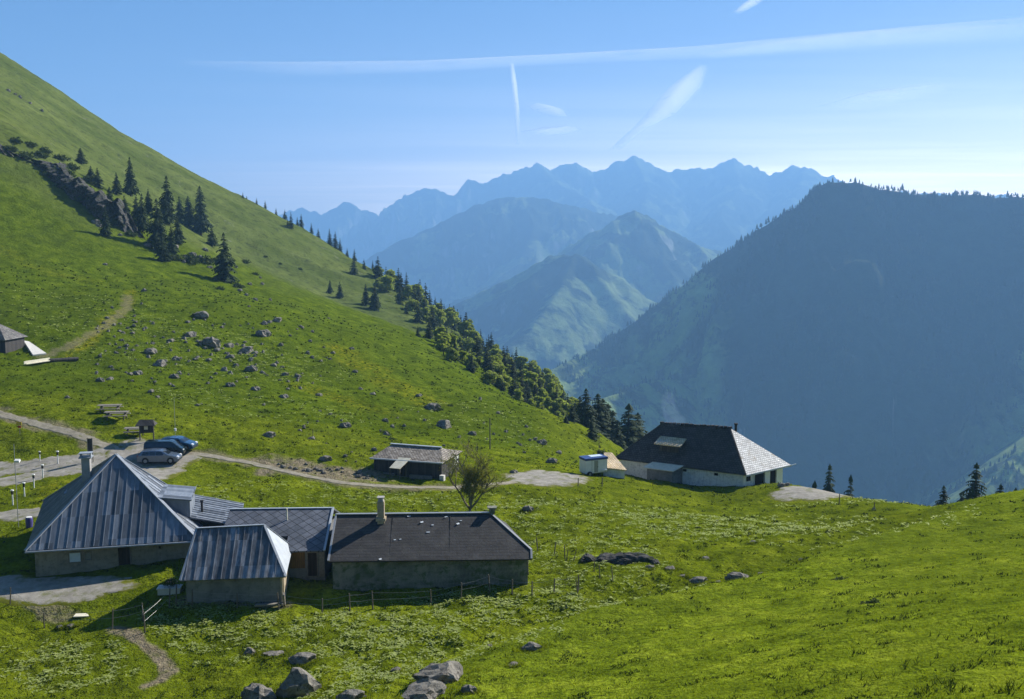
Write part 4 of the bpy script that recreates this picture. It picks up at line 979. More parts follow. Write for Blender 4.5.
# the young tree with sparse leaves behind the long barn
def sparse_tree():
    g = G(470, 511); root = empty('sapling_tree', 'sparse many stemmed tree with yellow green buds behind the long barn', 'tree', g); r = random.Random(5); tk = MB(); tips = []
    def limb(p, d, L, rad, lv):
        pts = [p]; q = Vector(p); dd = Vector(d).normalized()
        for k in range(4):
            dd = (dd+Vector((r.uniform(-.18, .18), r.uniform(-.18, .18), r.uniform(-.02, .16)))).normalized(); q = q+dd*L/4; pts.append(q.copy())
            if lv < 3 and k > 0:
                for _ in range(2 if lv else 3):
                    a = r.uniform(0, 6.28); nd = (dd+Vector((math.cos(a), math.sin(a), .1))*1.1).normalized(); limb(q, nd, L*r.uniform(.42, .62), rad*.5, lv+1)
            if lv >= 2: tips.append(q.copy())
        tk.tube(pts, [rad*(1-.17*i_) for i_ in range(5)], 5)
    limb(Vector((0, 0, -.2)), (.05, 0, 1), 2.3, .11, 0); limb(Vector((.05, 0, .1)), (-.9, .1, 1), 3.0, .10, 1); limb(Vector((0, 0, .2)), (.9, -.1, 1), 3.0, .10, 1); limb(Vector((0, 0, .6)), (-.15, .1, 1), 3.2, .09, 1); limb(Vector((0, 0, .6)), (.2, .2, 1), 3.1, .09, 1)
    tk.build('trunk', M['bark_pale'], root); L = []; root.scale = (1.25, 1.25, 1.2)
    for t in tips:
        for _ in range(8):
            c = t+Vector((r.gauss(0, .12), r.gauss(0, .12), r.gauss(0, .12))); s = .055; a = Vector((r.gauss(0, 1), r.gauss(0, 1), r.gauss(0, 1))).normalized()*s; b = Vector((r.gauss(0, 1), r.gauss(0, 1), r.gauss(0, 1))).normalized()*s
            L.append([c-a, c+b, c+a])
    npmesh('crown', np.array([[list(v) for v in t] for t in L]), 3, M['buds'], root); print('sapling', len(tips), len(tk.f))
sparse_tree()

# ------------------------------------------------------------------ wooded mountain: forest seen as one mass
def forest(name, region, n, fn, hmin, hmax, seed, keep):
    r = np.random.RandomState(seed); x0, x1, y0, y1 = region; x = r.uniform(x0, x1, n); y = r.uniform(y0, y1, n); m = keep(x, y, r); x = x[m]; y = y[m]; return x, y
def cones(x, y, z, h, r, k=6):
    n = len(x); a0 = r.rand(n)*6.28; T = []
    for lv, (zb, zt, rb) in enumerate(((.12, .62, .24), (.42, 1.0, .16))):
        ap = np.stack([x, y, z+h*zt], 1)
        for j in range(k):
            a = a0+lv+2*np.pi*j/k; b = a+2*np.pi/k; rb_ = h*rb*(.8+.4*r.rand(n))
            T.append(np.stack([ap, np.stack([x+rb_*np.cos(a), y+rb_*np.sin(a), z+h*zb-.03*h*r.rand(n)], 1), np.stack([x+rb_*np.cos(b), y+rb_*np.sin(b), z+h*zb], 1)], 1))
    return np.concatenate(T, 0)
r_ = np.random.RandomState(5)
fx = []; fy = []
c_ = FRONT[0][0]; t = r_.rand(620)*(len(c_)-3)+1; k_ = t.astype(int); tt = t-k_
fx.append(c_[k_, 0]*(1-tt)+c_[k_+1, 0]*tt+r_.randn(620)*6); fy.append(c_[k_, 1]*(1-tt)+c_[k_+1, 1]*tt-abs(r_.randn(620))*14)
x = r_.uniform(-150, 1500, 15000); y = r_.uniform(1500, 2600, 15000)
md = (fbm(x/170, y/170, 3, 77) > -.2) & (clearing(x, y)*(.5+noise(x/80, y/80, 2)) < .35); fx.append(x[md]); fy.append(y[md])
fx = np.concatenate(fx); fy = np.concatenate(fy); fz = front_h(fx, fy); ok = fz > -480
fx, fy, fz = fx[ok], fy[ok], fz[ok]; fh = 9+12*r_.rand(len(fx))*r_.rand(len(fx)); fh[:600] *= .8
o = npmesh('forest', cones(fx, fy, fz-1, fh, r_, 5), 3, M['needles_far']); o['kind'] = 'stuff'; o['label'] = 'dark conifer forest covering the shaded mountain on the right'

# ------------------------------------------------------------------ rocks
def mat_rock(name, a, b, dark, moss=None):
    k = NT(name); o = k.tc.outputs['Object']
    c = k.mix(k.ramp(k.noise(1.6, 6, .7, o), [(.35, 0.0), (.65, 1.0)]), a, b)
    c = k.mix(k.ramp(k.noise(3.1, 5, .75, o, dist=1), [(.5, 0.0), (.62, .85)]), c, dark)
    if moss: c = k.mix(k.ramp(k.noise(1.2, 4, .7, o), [(.52, 0.0), (.6, .9)]), c, moss)
    k.bump(k.noise(3.5, 6, .75, o), .9, .12); return k.fin(c, .95, .1)
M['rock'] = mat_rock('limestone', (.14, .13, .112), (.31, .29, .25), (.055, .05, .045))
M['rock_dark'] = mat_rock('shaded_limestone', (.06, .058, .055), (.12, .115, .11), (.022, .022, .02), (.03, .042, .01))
def rock_mesh(name, seed, mat, sub=3, cuts=14, rough=.2):
    import bmesh
    bm = bmesh.new(); bmesh.ops.create_icosphere(bm, subdivisions=sub, radius=1); r = np.random.RandomState(seed)
    P = np.array([v.co[:] for v in bm.verts]); P *= np.array([1, .75+.2*r.rand(), .55+.25*r.rand()])
    for _ in range(cuts):
        n = r.randn(3); n[2] *= .7; n /= np.linalg.norm(n); d = .45+.3*r.rand(); e = P @ n-d; P -= np.outer(np.maximum(e, 0)*.98, n)
    q = P*3.1+seed*5
    s = fbm(q[:, 0]+q[:, 2]*.7, q[:, 1]-q[:, 2]*.6, 4, seed)
    P *= (1+rough*s)[:, None]
    for v, p in zip(bm.verts, P): v.co = p
    me = bpy.data.meshes.new(name); bm.to_mesh(me); bm.free(); me.materials.append(mat); return me
RM = [rock_mesh('boulder', s, M['rock'], 3) for s in range(6)]; RD = [rock_mesh('boulder', s+10, M['rock_dark'], 4, 7, .22) for s in range(3)]
rr_ = random.Random(9)
NEAR = []
def rock(px, py, w_, lab, grp=None, me=None, hz=1.0, y0=30, sink=.25, name='boulder', rz=None, deep=.85):
    g = G2(px, py, y0, 500)
    if g is None: return
    hz *= .8 if w_ > 5 else 1; s = w_*g.y/2000*(1.12 if py < 500 else 1.28 if py > 640 else 1.08); o = bpy.data.objects.new(name, me or RM[rr_.randrange(6)]); COL.objects.link(o)
    o.location = g+Vector((0, 0, s*hz*(.14 if w_ > 6 else .22)+.2)); o.scale = (s, s*deep, s*hz); o.rotation_euler = (rr_.uniform(-.15, .15), rr_.uniform(-.15, .15), rr_.uniform(-.5, .5) if rz is None else rz)
    if g.y < 100: NEAR.append((g.x, g.y, s))
    return tag(o, lab, 'rock', grp)
for px, py, w_ in [(144, 291, 8), (202, 317, 20), (188, 323, 6), (171, 341, 9), (190, 337, 15), (211, 347, 19), (229, 346, 12), (246, 350, 17), (264, 336, 17), (277, 321, 12), (264, 323, 9), (151, 353, 15), (160, 366, 16), (176, 360, 10),
    (138, 374, 11), (100, 383, 9), (110, 382, 9), (130, 375, 7), (224, 369, 11), (230, 373, 8), (251, 370, 13), (274, 366, 8), (285, 376, 9), (298, 379, 7), (231, 386, 11), (256, 391, 11), (284, 398, 11), (319, 394, 9), (67, 396, 7),
    (151, 392, 8), (179, 373, 7), (174, 378, 10), (251, 360, 6), (105, 265, 6), (209, 361, 7), (197, 403, 6), (230, 357, 9), (222, 327, 5), (165, 362, 6), (148, 357, 7), (243, 345, 7), (255, 352, 8), (217, 351, 8), (236, 365, 6), (262, 373, 7), (205, 349, 6), (184, 341, 7), (240, 352, 6), (269, 322, 6), (333, 352, 6), (352, 348, 6), (300, 388, 6), (310, 341, 5), (281, 346, 5), (170, 385, 5), (122, 340, 5)]:
    rock(px, py, w_, 'grey stone in the boulder field on the open left hillside above the parked cars', 'stones of the boulder field', y0=120)
for px, py, w_ in [(269, 437, 15), (312, 440, 9), (346, 428, 13), (386, 435, 9), (325, 461, 16), (385, 421, 8), (373, 396, 8), (360, 390, 7), (419, 397, 8), (472, 435, 9), (498, 413, 6), (526, 427, 6), (542, 443, 12), (552, 463, 12), (559, 454, 8), (514, 473, 10), (535, 440, 7), (392, 428, 6), (404, 426, 5), (374, 452, 7), (459, 438, 5), (506, 430, 5), (520, 445, 5), (300, 430, 5), (330, 415, 5), (355, 372, 6), (480, 400, 5)]:
    rock(px, py, w_, 'grey stone on the slope around and behind the byre', 'stones around the byre', y0=95)
rock(431, 408, 20, 'dark rock on the slope behind the byre, above the big pale boulder', me=RM[2], y0=110); rock(443, 427, 23, 'big pale boulder on the slope right behind the byre', me=RM[4], y0=110, hz=.8); rock(528, 511, 13, 'boulder alone on the meadow behind the end of the long barn', me=RM[1], y0=70)
for q in range(150):
    px = 95+235*rr_.random(); py = 312+ (px-95)*.13+rr_.gauss(22, 24)
    if 300 < py < 425: rock(px, py, rr_.uniform(2.5, 5.5), 'small pale stone strewn over the open left hillside between the boulders', 'small stones of the hillside', y0=120, name='stone')
for q in range(34):
    px = rr_.uniform(300, 560); py = rr_.uniform(395, 462)
    if py > 385+(px-300)*.18: rock(px, py, rr_.uniform(2.5, 5), 'small pale stone in the grass of the slope behind the byre', 'small stones behind the byre', y0=100, name='stone')
for px, py, w_ in [(148, 246, 9), (155, 240, 8), (163, 248, 10), (170, 252, 8), (120, 235, 6), (95, 222, 11), (99, 226, 8), (192, 255, 9), (200, 258, 8), (210, 268, 7), (184, 262, 6), (216, 272, 6), (240, 290, 6), (246, 296, 6), (255, 300, 6), (262, 284, 5), (270, 300, 5), (176, 247, 7), (186, 256, 7), (205, 250, 7), (225, 262, 5), (60, 165, 6), (90, 175, 6), (250, 285, 5), (260, 278, 4), (236, 268, 4), (20, 98, 5), (8, 92, 6), (30, 104, 4), (15, 95, 4), (42, 112, 4)]:
    rock(px, py, w_, 'pale stone in the scree around the spruces and rock band of the left hillside', 'scree stones by the rock band', y0=150)
for px, py, w_, hz, lab in [(249, 652, 15, 1.2, 'pointed small rock in the foreground grass, furthest left of the rocks'), (275, 655, 22, .35, 'flat low rock right of the pointed small one'), (302, 664, 30, .75, 'pale wedge shaped rock above the tallest foreground rock'),
    (297, 697, 48, 1.25, 'tallest foreground rock with a pale sharp top'), (259, 703, 36, 1.0, 'dark rock cut by the bottom edge, left of the tallest rock'), (350, 702, 32, .8, 'pale flat topped rock at the bottom edge, right of the tallest rock'),
    (396, 668, 11, 1.0, 'small dark stone in the leafy foreground meadow'), (443, 684, 54, .82, 'big flat topped boulder at the bottom centre'), (426, 699, 48, .8, 'rough rock in front of the big flat topped boulder'),
    (469, 694, 16, 1.0, 'small rock right of the big flat topped boulder'), (531, 651, 24, .6, 'slanted rock at the foot of the right slope'), (490, 638, 13, .7, 'small rock in the dark hollow at the foot of the right slope'), (514, 668, 13, .3, 'flat stone below the slanted rock')]:
    rock(px, py, w_, lab, None, RM[int(px) % 6], hz, 25)
for px, py, w_, hz, lab in [(671, 568, 15, .8, 'pale stone just right of the dark outcrop'), (698, 573, 23, .7, 'low rock between the pale stone and the rock with a white face'), (739, 572, 27, .75, 'rock with a pale face in the row right of the dark outcrop'),
    (762, 570, 10, .9, 'small dark stone at the right end of the rock row'), (683, 571, 10, .7, 'small stone beside the pale one in the rock row'), (719, 573, 9, .6, 'small stone in the middle of the rock row'), (650, 568, 12, .8, 'stone at the right foot of the dark outcrop'),
    (706, 556, 13, .4, 'flat stone in the grass above the rock row'), (753, 543, 10, .5, 'flat pale stone in the meadow above the rock row'), (801, 554, 9, .7, 'small pale stone on the lower right slope'), (717, 522, 6, .8, 'tiny stone in the meadow in front of the chalet'),
    (802, 533, 9, .4, 'flat stone in the meadow right of the chalet'), (874, 509, 6, 1.2, 'small dark upright stone near the right rim'), (60, 625, 8, 1.1, 'pale stone beside the post at the lower left'), (71, 625, 10, 1.0, 'round grey stone beside the pale one at the lower left')]:
    rock(px, py, w_, lab, None, RM[int(px) % 6], hz, 30)
# grassy dark outcrop left of the rock row
def outcrop():
    g = G(618, 562); root = empty('rock_outcrop', 'wide dark outcrop half covered in turf, in the meadow right of the long barn', 'outcrop', g)
    for i, (dx, dy, sx, sy, sz) in enumerate([(1.0, 0, 2.1, 1.2, .95), (-.9, .3, 1.5, 1.0, .7), (-2.3, .4, .9, .7, .5), (2.8, -.4, 1.0, .6, .45), (.3, -.5, 1.3, .7, .6)]):
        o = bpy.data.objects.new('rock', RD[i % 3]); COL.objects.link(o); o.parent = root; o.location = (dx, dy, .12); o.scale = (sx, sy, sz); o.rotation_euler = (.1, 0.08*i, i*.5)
outcrop()
# the rock band
def rock_band():
    line = [(-40, 128), (0, 150), (18, 157), (38, 165), (52, 178), (70, 196), (88, 208), (105, 220), (122, 229), (138, 236), (148, 238)]
    B = [G2(a, b, 170, 420) for a, b in line]; B = np.array([[p.x, p.y, p.z] for p in B if p is not None]); s = np.concatenate([[0], np.cumsum(np.linalg.norm(np.diff(B, axis=0), axis=1))])
    n = 260; m = 26; t = np.linspace(0, s[-1], n); C = np.stack([np.interp(t, s, B[:, i]) for i in range(3)], 1)
    C[:, 2] = height(C[:, 0], C[:, 1])
    tn = np.gradient(C[:, :2], axis=0); tn /= np.linalg.norm(tn, axis=1)[:, None]; inn = np.stack([-tn[:, 1], tn[:, 0]], 1); inn *= np.sign(inn[:, 1:2])
    H = (4.6+2.6*fbm(t/14, t*0, 3, 4))*sstep(0, 10, t)*(1-sstep(s[-1]-8, s[-1], t))*np.interp(t/s[-1], [0, .3, .45, .8, 1], [.8, .7, 1.35, 1.5, 1.0])+.4; V = []
    for j in range(m):
        f = j/(m-1); up = min(1, f*1.25); off = -.8+1.6*up**1.5+(max(0, f-.85)*14); ds = 2.6*ridged(t/5.5, t*0+f*1.6, 4, 8)-2.6+1.5*fbm(t/1.6, t*0+f*5, 3, 3)
        P = C[:, :2]+inn*(off-ds*(.3+up*.7)*(1 if f < .85 else .2))[:, None]; V.append(np.concatenate([P, (C[:, 2]-1.2+H*up*(1+.12*fbm(t/2.3, t*0+9, 3, 5))+(0 if f < .8 else -(f-.8)*2))[:, None]], 1))
    V = np.array(V).reshape(-1, 3); q = [(j*n+i, j*n+i+1, (j+1)*n+i+1, (j+1)*n+i) for j in range(m-1) for i in range(n-1)]
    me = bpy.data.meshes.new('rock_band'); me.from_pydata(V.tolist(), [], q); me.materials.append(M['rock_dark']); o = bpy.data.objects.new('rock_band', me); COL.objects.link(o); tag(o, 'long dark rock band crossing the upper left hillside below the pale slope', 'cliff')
rock_band()

# ------------------------------------------------------------------ grass and dock leaves
M['grass'] = mat_leaf('meadow_blades', (.105, .130, .006), (.20, .225, .014), .5, .8, .0, .5)
M['grass_dark'] = mat_leaf('dark_herbs', (.020, .035, .004), (.045, .065, .008), .2, .8, .05, .5)
M['dock'] = mat_leaf('dock_leaves', (.24, .30, .05), (.46, .50, .22), .4, .5, .15, 3)
def tufts(name, x, y, nb, h, wd, mat, seed, spread=.1):
    r = np.random.RandomState(seed); z = height(x, y); n = len(x); X = np.repeat(x, nb)+r.randn(n*nb)*spread; Y = np.repeat(y, nb)+r.randn(n*nb)*spread; Z = np.repeat(z, nb)-.03; N = n*nb
    hh = np.repeat(h, nb)*(.6+.7*r.rand(N)); a = r.rand(N)*6.28; w_ = np.repeat(wd, nb)*(.6+.8*r.rand(N)) if hasattr(wd, '__len__') else wd*(.6+.8*r.rand(N)); le = r.randn(N, 2)*.45*hh[:, None]
    b0 = np.stack([X-np.cos(a)*w_, Y-np.sin(a)*w_, Z], 1); b1 = np.stack([X+np.cos(a)*w_, Y+np.sin(a)*w_, Z], 1); tp = np.stack([X+le[:, 0], Y+le[:, 1], Z+hh], 1)
    o = npmesh(name, np.stack([b0, b1, tp], 1), 3, mat); o['kind'] = 'stuff'; return o
def spread_pts(n, r0, r1, a0, a1, seed):
    r = np.random.RandomState(seed); R_ = np.exp(r.uniform(math.log(r0), math.log(r1), n)); A_ = np.radians(r.uniform(a0, a1, n)); x = R_*np.sin(A_); y = R_*np.cos(A_); m = road_mask(x, y) < (.25+.5*r.rand(n)); return x[m], y[m]
x, y = spread_pts(95000, 22, 150, -36, 36, 1); cl = fbm(x/1.3, y/1.3, 3, 2); m = cl > -.25+.3*np.random.RandomState(2).rand(len(x))-.2; x, y, cl = x[m], y[m], cl[m]
d = np.sqrt(x*x+y*y); tufts('meadow_grass_blades', x, y, 3, .07+.05*np.clip(cl, 0, 1)+.0003*d, .010+.00028*d, M['grass'], 3, .12)
x, y = spread_pts(70000, 24, 260, -34, 34, 5); cl = fbm(x/2.6, y/1.4, 4, 31); m = cl > .22+.22*slope_side(x, y); x, y = x[m], y[m]; d = np.sqrt(x*x+y*y)
tufts('dark_herb_tufts', x, y, 5, .07+.0010*d, .02+.0004*d, M['grass_dark'], 7, .10)
# longer grass round the feet of the near rocks
r6 = np.random.RandomState(4); X_ = []; Y6 = []
for (a, b, s_) in NEAR:
    n_ = int(26+60*s_); th = r6.rand(n_)*6.28; q = s_*(.85+.35*r6.rand(n_)); X_.append(a+q*np.cos(th)); Y6.append(b+q*.85*np.sin(th))
x = np.concatenate(X_); y = np.concatenate(Y6); tufts('long_grass_by_rocks', x, y, 5, np.full(len(x), .20), .022, M['grass'], 14, .06)
# dark flowering stalks on the right slope
pts = []; r5 = np.random.RandomState(8)
for px, py, n in [(987, 635, 6), (940, 640, 3), (855, 655, 3), (835, 680, 5), (950, 690, 14), (780, 690, 4), (905, 665, 4), (986, 575, 2), (955, 598, 1), (865, 690, 3), (1010, 690, 8), (995, 655, 4), (815, 676, 3), (880, 677, 3), (940, 665, 3), (915, 600, 1), (600, 572, 0)]:
    for _ in range(n):
        g = hit(px+r5.randn()*8, py+r5.randn()*4)
        if g is not None: pts.append(g[:2])
pts = np.array(pts); tufts('dark_plant_stalks', pts[:, 0], pts[:, 1], 5, np.full(len(pts), .30), .02, M['grass_dark'], 9, .04)
def docks():
    r = np.random.RandomState(21); X = []; Y_ = []
    for px, py, rx, ry, n in [(75, 668, 4.3, 3.4, 420), (40, 650, 3, 1.5, 60), (215, 622, 4.6, 3.4, 420), (250, 640, 5, 3.4, 180), (175, 612, 2.4, 1.5, 120), (350, 622, 4, 2.5, 160), (430, 612, 7, 3.4, 420), (520, 600, 7.5, 3.0, 360), (470, 640, 6, 3, 240), (370, 655, 4, 3, 240), (350, 685, 4, 2.6, 260), (400, 640, 4, 2.6, 200), (420, 670, 2.5, 2, 110),
        (620, 520, 17, 11, 900), (740, 525, 13, 9, 500), (560, 560, 9, 7, 420), (860, 530, 10, 7, 200), (620, 590, 6, 3, 150), (300, 500, 14, 6, 260), (450, 498, 12, 4, 160), (60, 310, 22, 16, 300), (170, 345, 24, 18, 420), (250, 360, 20, 16, 300), (260, 405, 16, 12, 220), (870, 500, 10, 4, 160), (480, 420, 12, 16, 200)]:
        c = hit(px, py); a = r.rand(n)*6.28; q = np.sqrt(r.rand(n)); X.append(c[0]+rx*q*np.cos(a)); Y_.append(c[1]+ry*q*np.sin(a))
    x = np.concatenate(X); y = np.concatenate(Y_); k = (fbm(x/1.6, y/1.6, 3, 50) > -.18) & (road_mask(x, y) < .4); x, y = x[k], y[k]; d = np.sqrt(x*x+y*y)
    nb = 4; n = len(x); sz = np.repeat(.07+.0009*d, nb); X = np.repeat(x, nb); Y = np.repeat(y, nb); Z = np.repeat(height(x, y), nb); N = n*nb; a = r.rand(N)*6.28; el = .08+.55*r.rand(N)
    d0 = np.stack([np.cos(a)*np.cos(el), np.sin(a)*np.cos(el), np.sin(el)], 1); sd = np.stack([-np.sin(a), np.cos(a), np.zeros(N)], 1); p = np.stack([X, Y, Z+.02], 1); L = (sz*(.8+.9*r.rand(N)))[:, None]; w_ = L*.28
    d1 = np.stack([np.cos(a), np.sin(a), np.full(N, -.05)], 1)
    m0 = p+d0*L; V = np.stack([p+d0*L*.25, m0+sd*w_, m0+d1*L*.9, m0-sd*w_], 1); o = npmesh('dock_plants', V, 4, M['dock']); o['kind'] = 'stuff'; print('docks', n)
docks()
# ------------------------------------------------------------------ cars
def car(name, label, cat, loc, rz, paint, L=4.3, W=1.75, H=1.5, van=False):
    root = empty(name, label, cat, loc, rz)
    # side profile (x forward), lofted over width stations
    if van: top = [(-L/2, .95), (-L/2+.03, H-.18), (-L/2+.18, H), (L*.12, H), (L*.22, H-.08), (L*.40, 1.02), (L/2-.12, .85), (L/2, .62)]
    else: top = [(-L/2, .72), (-L/2+.10, .98), (-L/2+.42, H-.10), (-L*.18, H), (L*.04, H-.02), (L*.12, H-.10), (L*.27, .98), (L/2-.22, .80), (L/2, .60)]
    xs = [p[0] for p in top]
    def body_profile():
        pts = []
        for x, z in top: pts.append((x, z))
        return pts
    b = MB(); P = body_profile(); n = len(P)
    belt = .92 if not van else 1.0
    stations = [(-1, .0), (-.97, .10), (0, .16), (.97, .10), (1, 0)]
    vs = []; cols = 5
    for (x, z) in P:
        for s_, (yy) in enumerate((-1, -.86, 0, .86, 1)):
            inset = max(0, z-belt)*.26
            w_ = (W/2-inset)*yy; zz = z-(.05 if abs(yy) == 1 else 0) if abs(yy) != 0 else z+.015
            vs.append((x, w_, zz))
    fs = []
    for i in range(n-1):
        for j in range(4): fs.append((i*5+j, (i+1)*5+j, (i+1)*5+j+1, i*5+j+1))
    k = len(vs)
    for (x, z) in P:
        for yy in (-1, 1): vs.append((x, W/2*yy*(1 if z <= belt else 1), min(z-.05, belt)))
    for (x, z) in P:
        for yy in (-1, 1): vs.append((x, W/2*yy*.98, .24))
    for i in range(n-1):
        for s_, c in ((0, 0), (1, 4)):
            a, b_ = k+i*2+s_, k+(i+1)*2+s_; t0, t1 = i*5+c, (i+1)*5+c; q0, q1 = k+2*n+i*2+s_, k+2*n+(i+1)*2+s_
            fs.append((t0, t1, b_, a) if s_ else (a, b_, t1, t0)); fs.append((a, b_, q1, q0) if s_ else (q0, q1, b_, a))
    for i, flip in ((0, 0), (n-1, 1)):
        a, b_ = k+i*2, k+i*2+1; q0, q1 = k+2*n+i*2, k+2*n+i*2+1; r_ = [i*5+j for j in range(5)]
        fs.append(tuple(r_+[b_, a])[::1 if flip else -1]); fs.append((a, b_, q1, q0)[::1 if flip else -1])
    fs.append(tuple(k+2*n+i*2 for i in range(n))+tuple(k+2*n+i*2+1 for i in range(n-1, -1, -1)))
    b.add(vs, fs); body = b.build('body', paint, root)
    bv = body.modifiers.new('bevel', 'BEVEL'); bv.width = .04; bv.segments = 2
    # glass: side windows, windscreen, rear window set 3 mm proud
    g0 = belt+.03; g1 = H-.14
    def yin(z): return W/2-max(0, z-belt)*.26+.004
    xa, xb = (-L/2+.32, L*.17) if van else (-L/2+.62, L*.10)
    for sg in (-1, 1):
        m = MB(); cuts = [xa, xa+(xb-xa)*.34, xa+(xb-xa)*.67, xb]
        for i in range(3):
            x0, x1 = cuts[i]+.03, cuts[i+1]-.03; sl = (.0 if i < 2 else (.30 if not van else .35)); sr = (.0 if i or van else .14)
            v = [(x0-sr, sg*yin(g0), g0), (x1+sl, sg*yin(g0), g0), (x1, sg*yin(g1), g1), (x0, sg*yin(g1), g1)]
            v2 = [(a_, b__-sg*.03, c_) for a_, b__, c_ in v]; m.add(v+v2, [(0, 1, 2, 3)[::-sg], (4, 5, 6, 7)[::sg], (0, 4, 5, 1), (1, 5, 6, 2), (2, 6, 7, 3), (3, 7, 4, 0)])
        m.build('side_window', M['car_glass'], root)
    def pane(x0, z0, x1, z1, nm):
        w0, w1 = yin(z0)-.12, yin(z1)-.10; nx, nz = -(z1-z0), (x1-x0); l_ = math.hypot(nx, nz); nx, nz = nx/l_*.022, nz/l_*.022
        if nz < 0: nx, nz = -nx, -nz
        v = [(x0+nx, -w0, z0+nz), (x0+nx, w0, z0+nz), (x1+nx, w1, z1+nz), (x1+nx, -w1, z1+nz)]; v2 = [(a_-2*nx, b__, c_-2*nz) for a_, b__, c_ in v]
        MB().add(v+v2, [(0, 1, 2, 3), (7, 6, 5, 4), (0, 4, 5, 1), (1, 5, 6, 2), (2, 6, 7, 3), (3, 7, 4, 0)]).build(nm, M['car_glass'], root)
    if van: pane(L*.385, 1.06, L*.225, H-.12, 'windscreen'); pane(-L/2+.003, 1.02, -L/2+.04, H-.25, 'rear_window')
    else: pane(L*.262, 1.0, L*.125, H-.13, 'windscreen'); pane(-L/2+.13, 1.02, -L/2+.41, H-.14, 'rear_window')
    for x in (-L*.30, L*.31):
        for sg in (-1, 1):
            y = sg*(W/2-.08); wl = MB().tube([(x, y-.11, .32), (x, y+.11, .32)], .32, 18).build('wheel', M['black'], root); MB().tube([(x, y-.125, .32), (x, y+.125, .32)], .19, 12).build('rim', M['steel'], wl)
            ar = MB().tube([(x, sg*(W/2-.02), .34), (x, sg*(W/2+.004), .34)], .37, 18).build('wheel_arch', M['black'], root)
    for sg in (-1, 1):
        MB().box((L/2-.10, sg*(W/2-.28), .70), (.22, .36, .14), 0, 0, .35).build('headlight', M['lamp_glass'], root)
        MB().box((-L/2+.03, sg*(W/2-.16), .82), (.09, .18, .26)).build('tail_light', M['red'], root)
        MB().box((L*.17, sg*(W/2+.09), 1.02), (.16, .18, .12)).build('mirror', paint, root)
    MB().box((L/2-.02, 0, .38), (.10, W*.9, .18)).build('bumper', M['black'], root); MB().box((-L/2+.02, 0, .40), (.10, W*.9, .20)).build('bumper', M['black'], root)
    return root
def mat_paint(name, c, rough=.22):
    k = NT(name); k.b.inputs['Coat Weight'].default_value = .6; k.b.inputs['Coat Roughness'].default_value = .08
    return k.fin(k.mix(1.0, tuple(c), k.ramp(k.noise(3, 3, .6, k.tc.outputs['Object']), [(.3, .9), (.7, 1.08)]), 'MULTIPLY'), rough, .5, .35)
M['paint_silver'] = mat_paint('silver_blue_paint', (.12, .16, .22)); M['paint_dark'] = mat_paint('dark_green_paint', (.012, .028, .030)); M['paint_blue'] = mat_paint('blue_paint', (.03, .09, .18))
M['car_glass'] = mat_simple('car_glass', (.015, .02, .025), .06, .8, 0, .02, 1, 0); M['lamp_glass'] = mat_simple('headlamp_glass', (.7, .72, .75), .1, .8, 0, .02, 1, 0)
g = G(160, 463); car('parked_car', 'silver blue estate car parked nearest on the gravel, facing right', 'car', g+Vector((0, 0, .10)), R(4), M['paint_silver'], 4.4, 1.75, 1.46)
g2 = g+Vector((-.1, 2.15, 0)); g2.z = gz(g2.x, g2.y)+.10; car('parked_van', 'dark green people carrier parked behind the silver blue car', 'van', g2, R(5), M['paint_dark'], 4.3, 1.75, 1.66, True)
g3 = g+Vector((.75, 3.9, 0)); g3.z = gz(g3.x, g3.y)+.10; car('parked_car', 'blue car parked furthest, its pale bonnet sticking out behind the dark van', 'car', g3, R(-4), M['paint_blue'], 4.0, 1.7, 1.45)

# ------------------------------------------------------------------ roofed notice board, picnic tables, poles and posts
def board():
    g = G(147, 441); t = empty('notice_board', 'small roofed wooden notice board on two posts beside the parked cars', 'notice board', g, R(8))
    for sx in (-.75, .75): MB().box((sx, 0, .95), (.12, .12, 2.3)).build('post', M['post_wood'], t)
    p = MB().box((0, 0, 1.45), (1.4, .08, 1.0)).build('panel', M['dark_wood'], t); MB().box((-.05, -.055, 1.6), (.42, .02, .5)).build('notice', M['pale_lid'], p)
    r = MB(); r.slab([(-1.1, -.75, 1.92), (1.1, -.75, 1.92), (.75, 0, 2.5), (-.75, 0, 2.5)], .07); r.slab([(1.1, .75, 1.92), (-1.1, .75, 1.92), (-.75, 0, 2.5), (.75, 0, 2.5)], .07); r.slab([(-1.1, .75, 1.92), (-1.1, -.75, 1.92), (-.75, 0, 2.5)], .07); r.slab([(1.1, -.75, 1.92), (1.1, .75, 1.92), (.75, 0, 2.5)], .07); r.build('roof', M['dark_wood'], t)
board()
def table():
    t = empty('picnic_table', 'table', 'picnic table'); 
    for y in (-.28, 0, .28): pass
    m = MB()
    for i in range(4): m.box((0, -.33+.22*i, .74), (2.3, .20, .05))
    m.build('table_top', M['grey_wood'], t)
    for sg in (-1, 1):
        MB().box((0, sg*.72, .44), (2.3, .28, .05)).build('bench', M['grey_wood'], t)
        MB().bar((sg*.8, -.65, 0), (sg*.8, -.12, .72), .09).bar((sg*.8, .65, 0), (sg*.8, .12, .72), .09).bar((sg*.8, -.8, .40), (sg*.8, .8, .40), .08).build('leg_frame', M['post_wood'], t)
    return t
TB = table()
for i, (px, py, sc, rz, lab) in enumerate([(110, 413, 1.2, .12, 'picnic table on the grass, the upper left one of the three'), (117, 419, 1.2, .12, 'picnic table just below the upper left one'), (136, 434, 1.1, .2, 'picnic table beside the roofed notice board')]):
    g = G(px, py)
    if i == 0: TB.location = g; TB.rotation_euler = (0, 0, rz); TB.scale = (sc, sc, sc); TB['label'] = lab; TB['group'] = 'picnic tables'
    else: copy_tree(TB, g, rz, sc, lab, 'picnic tables')
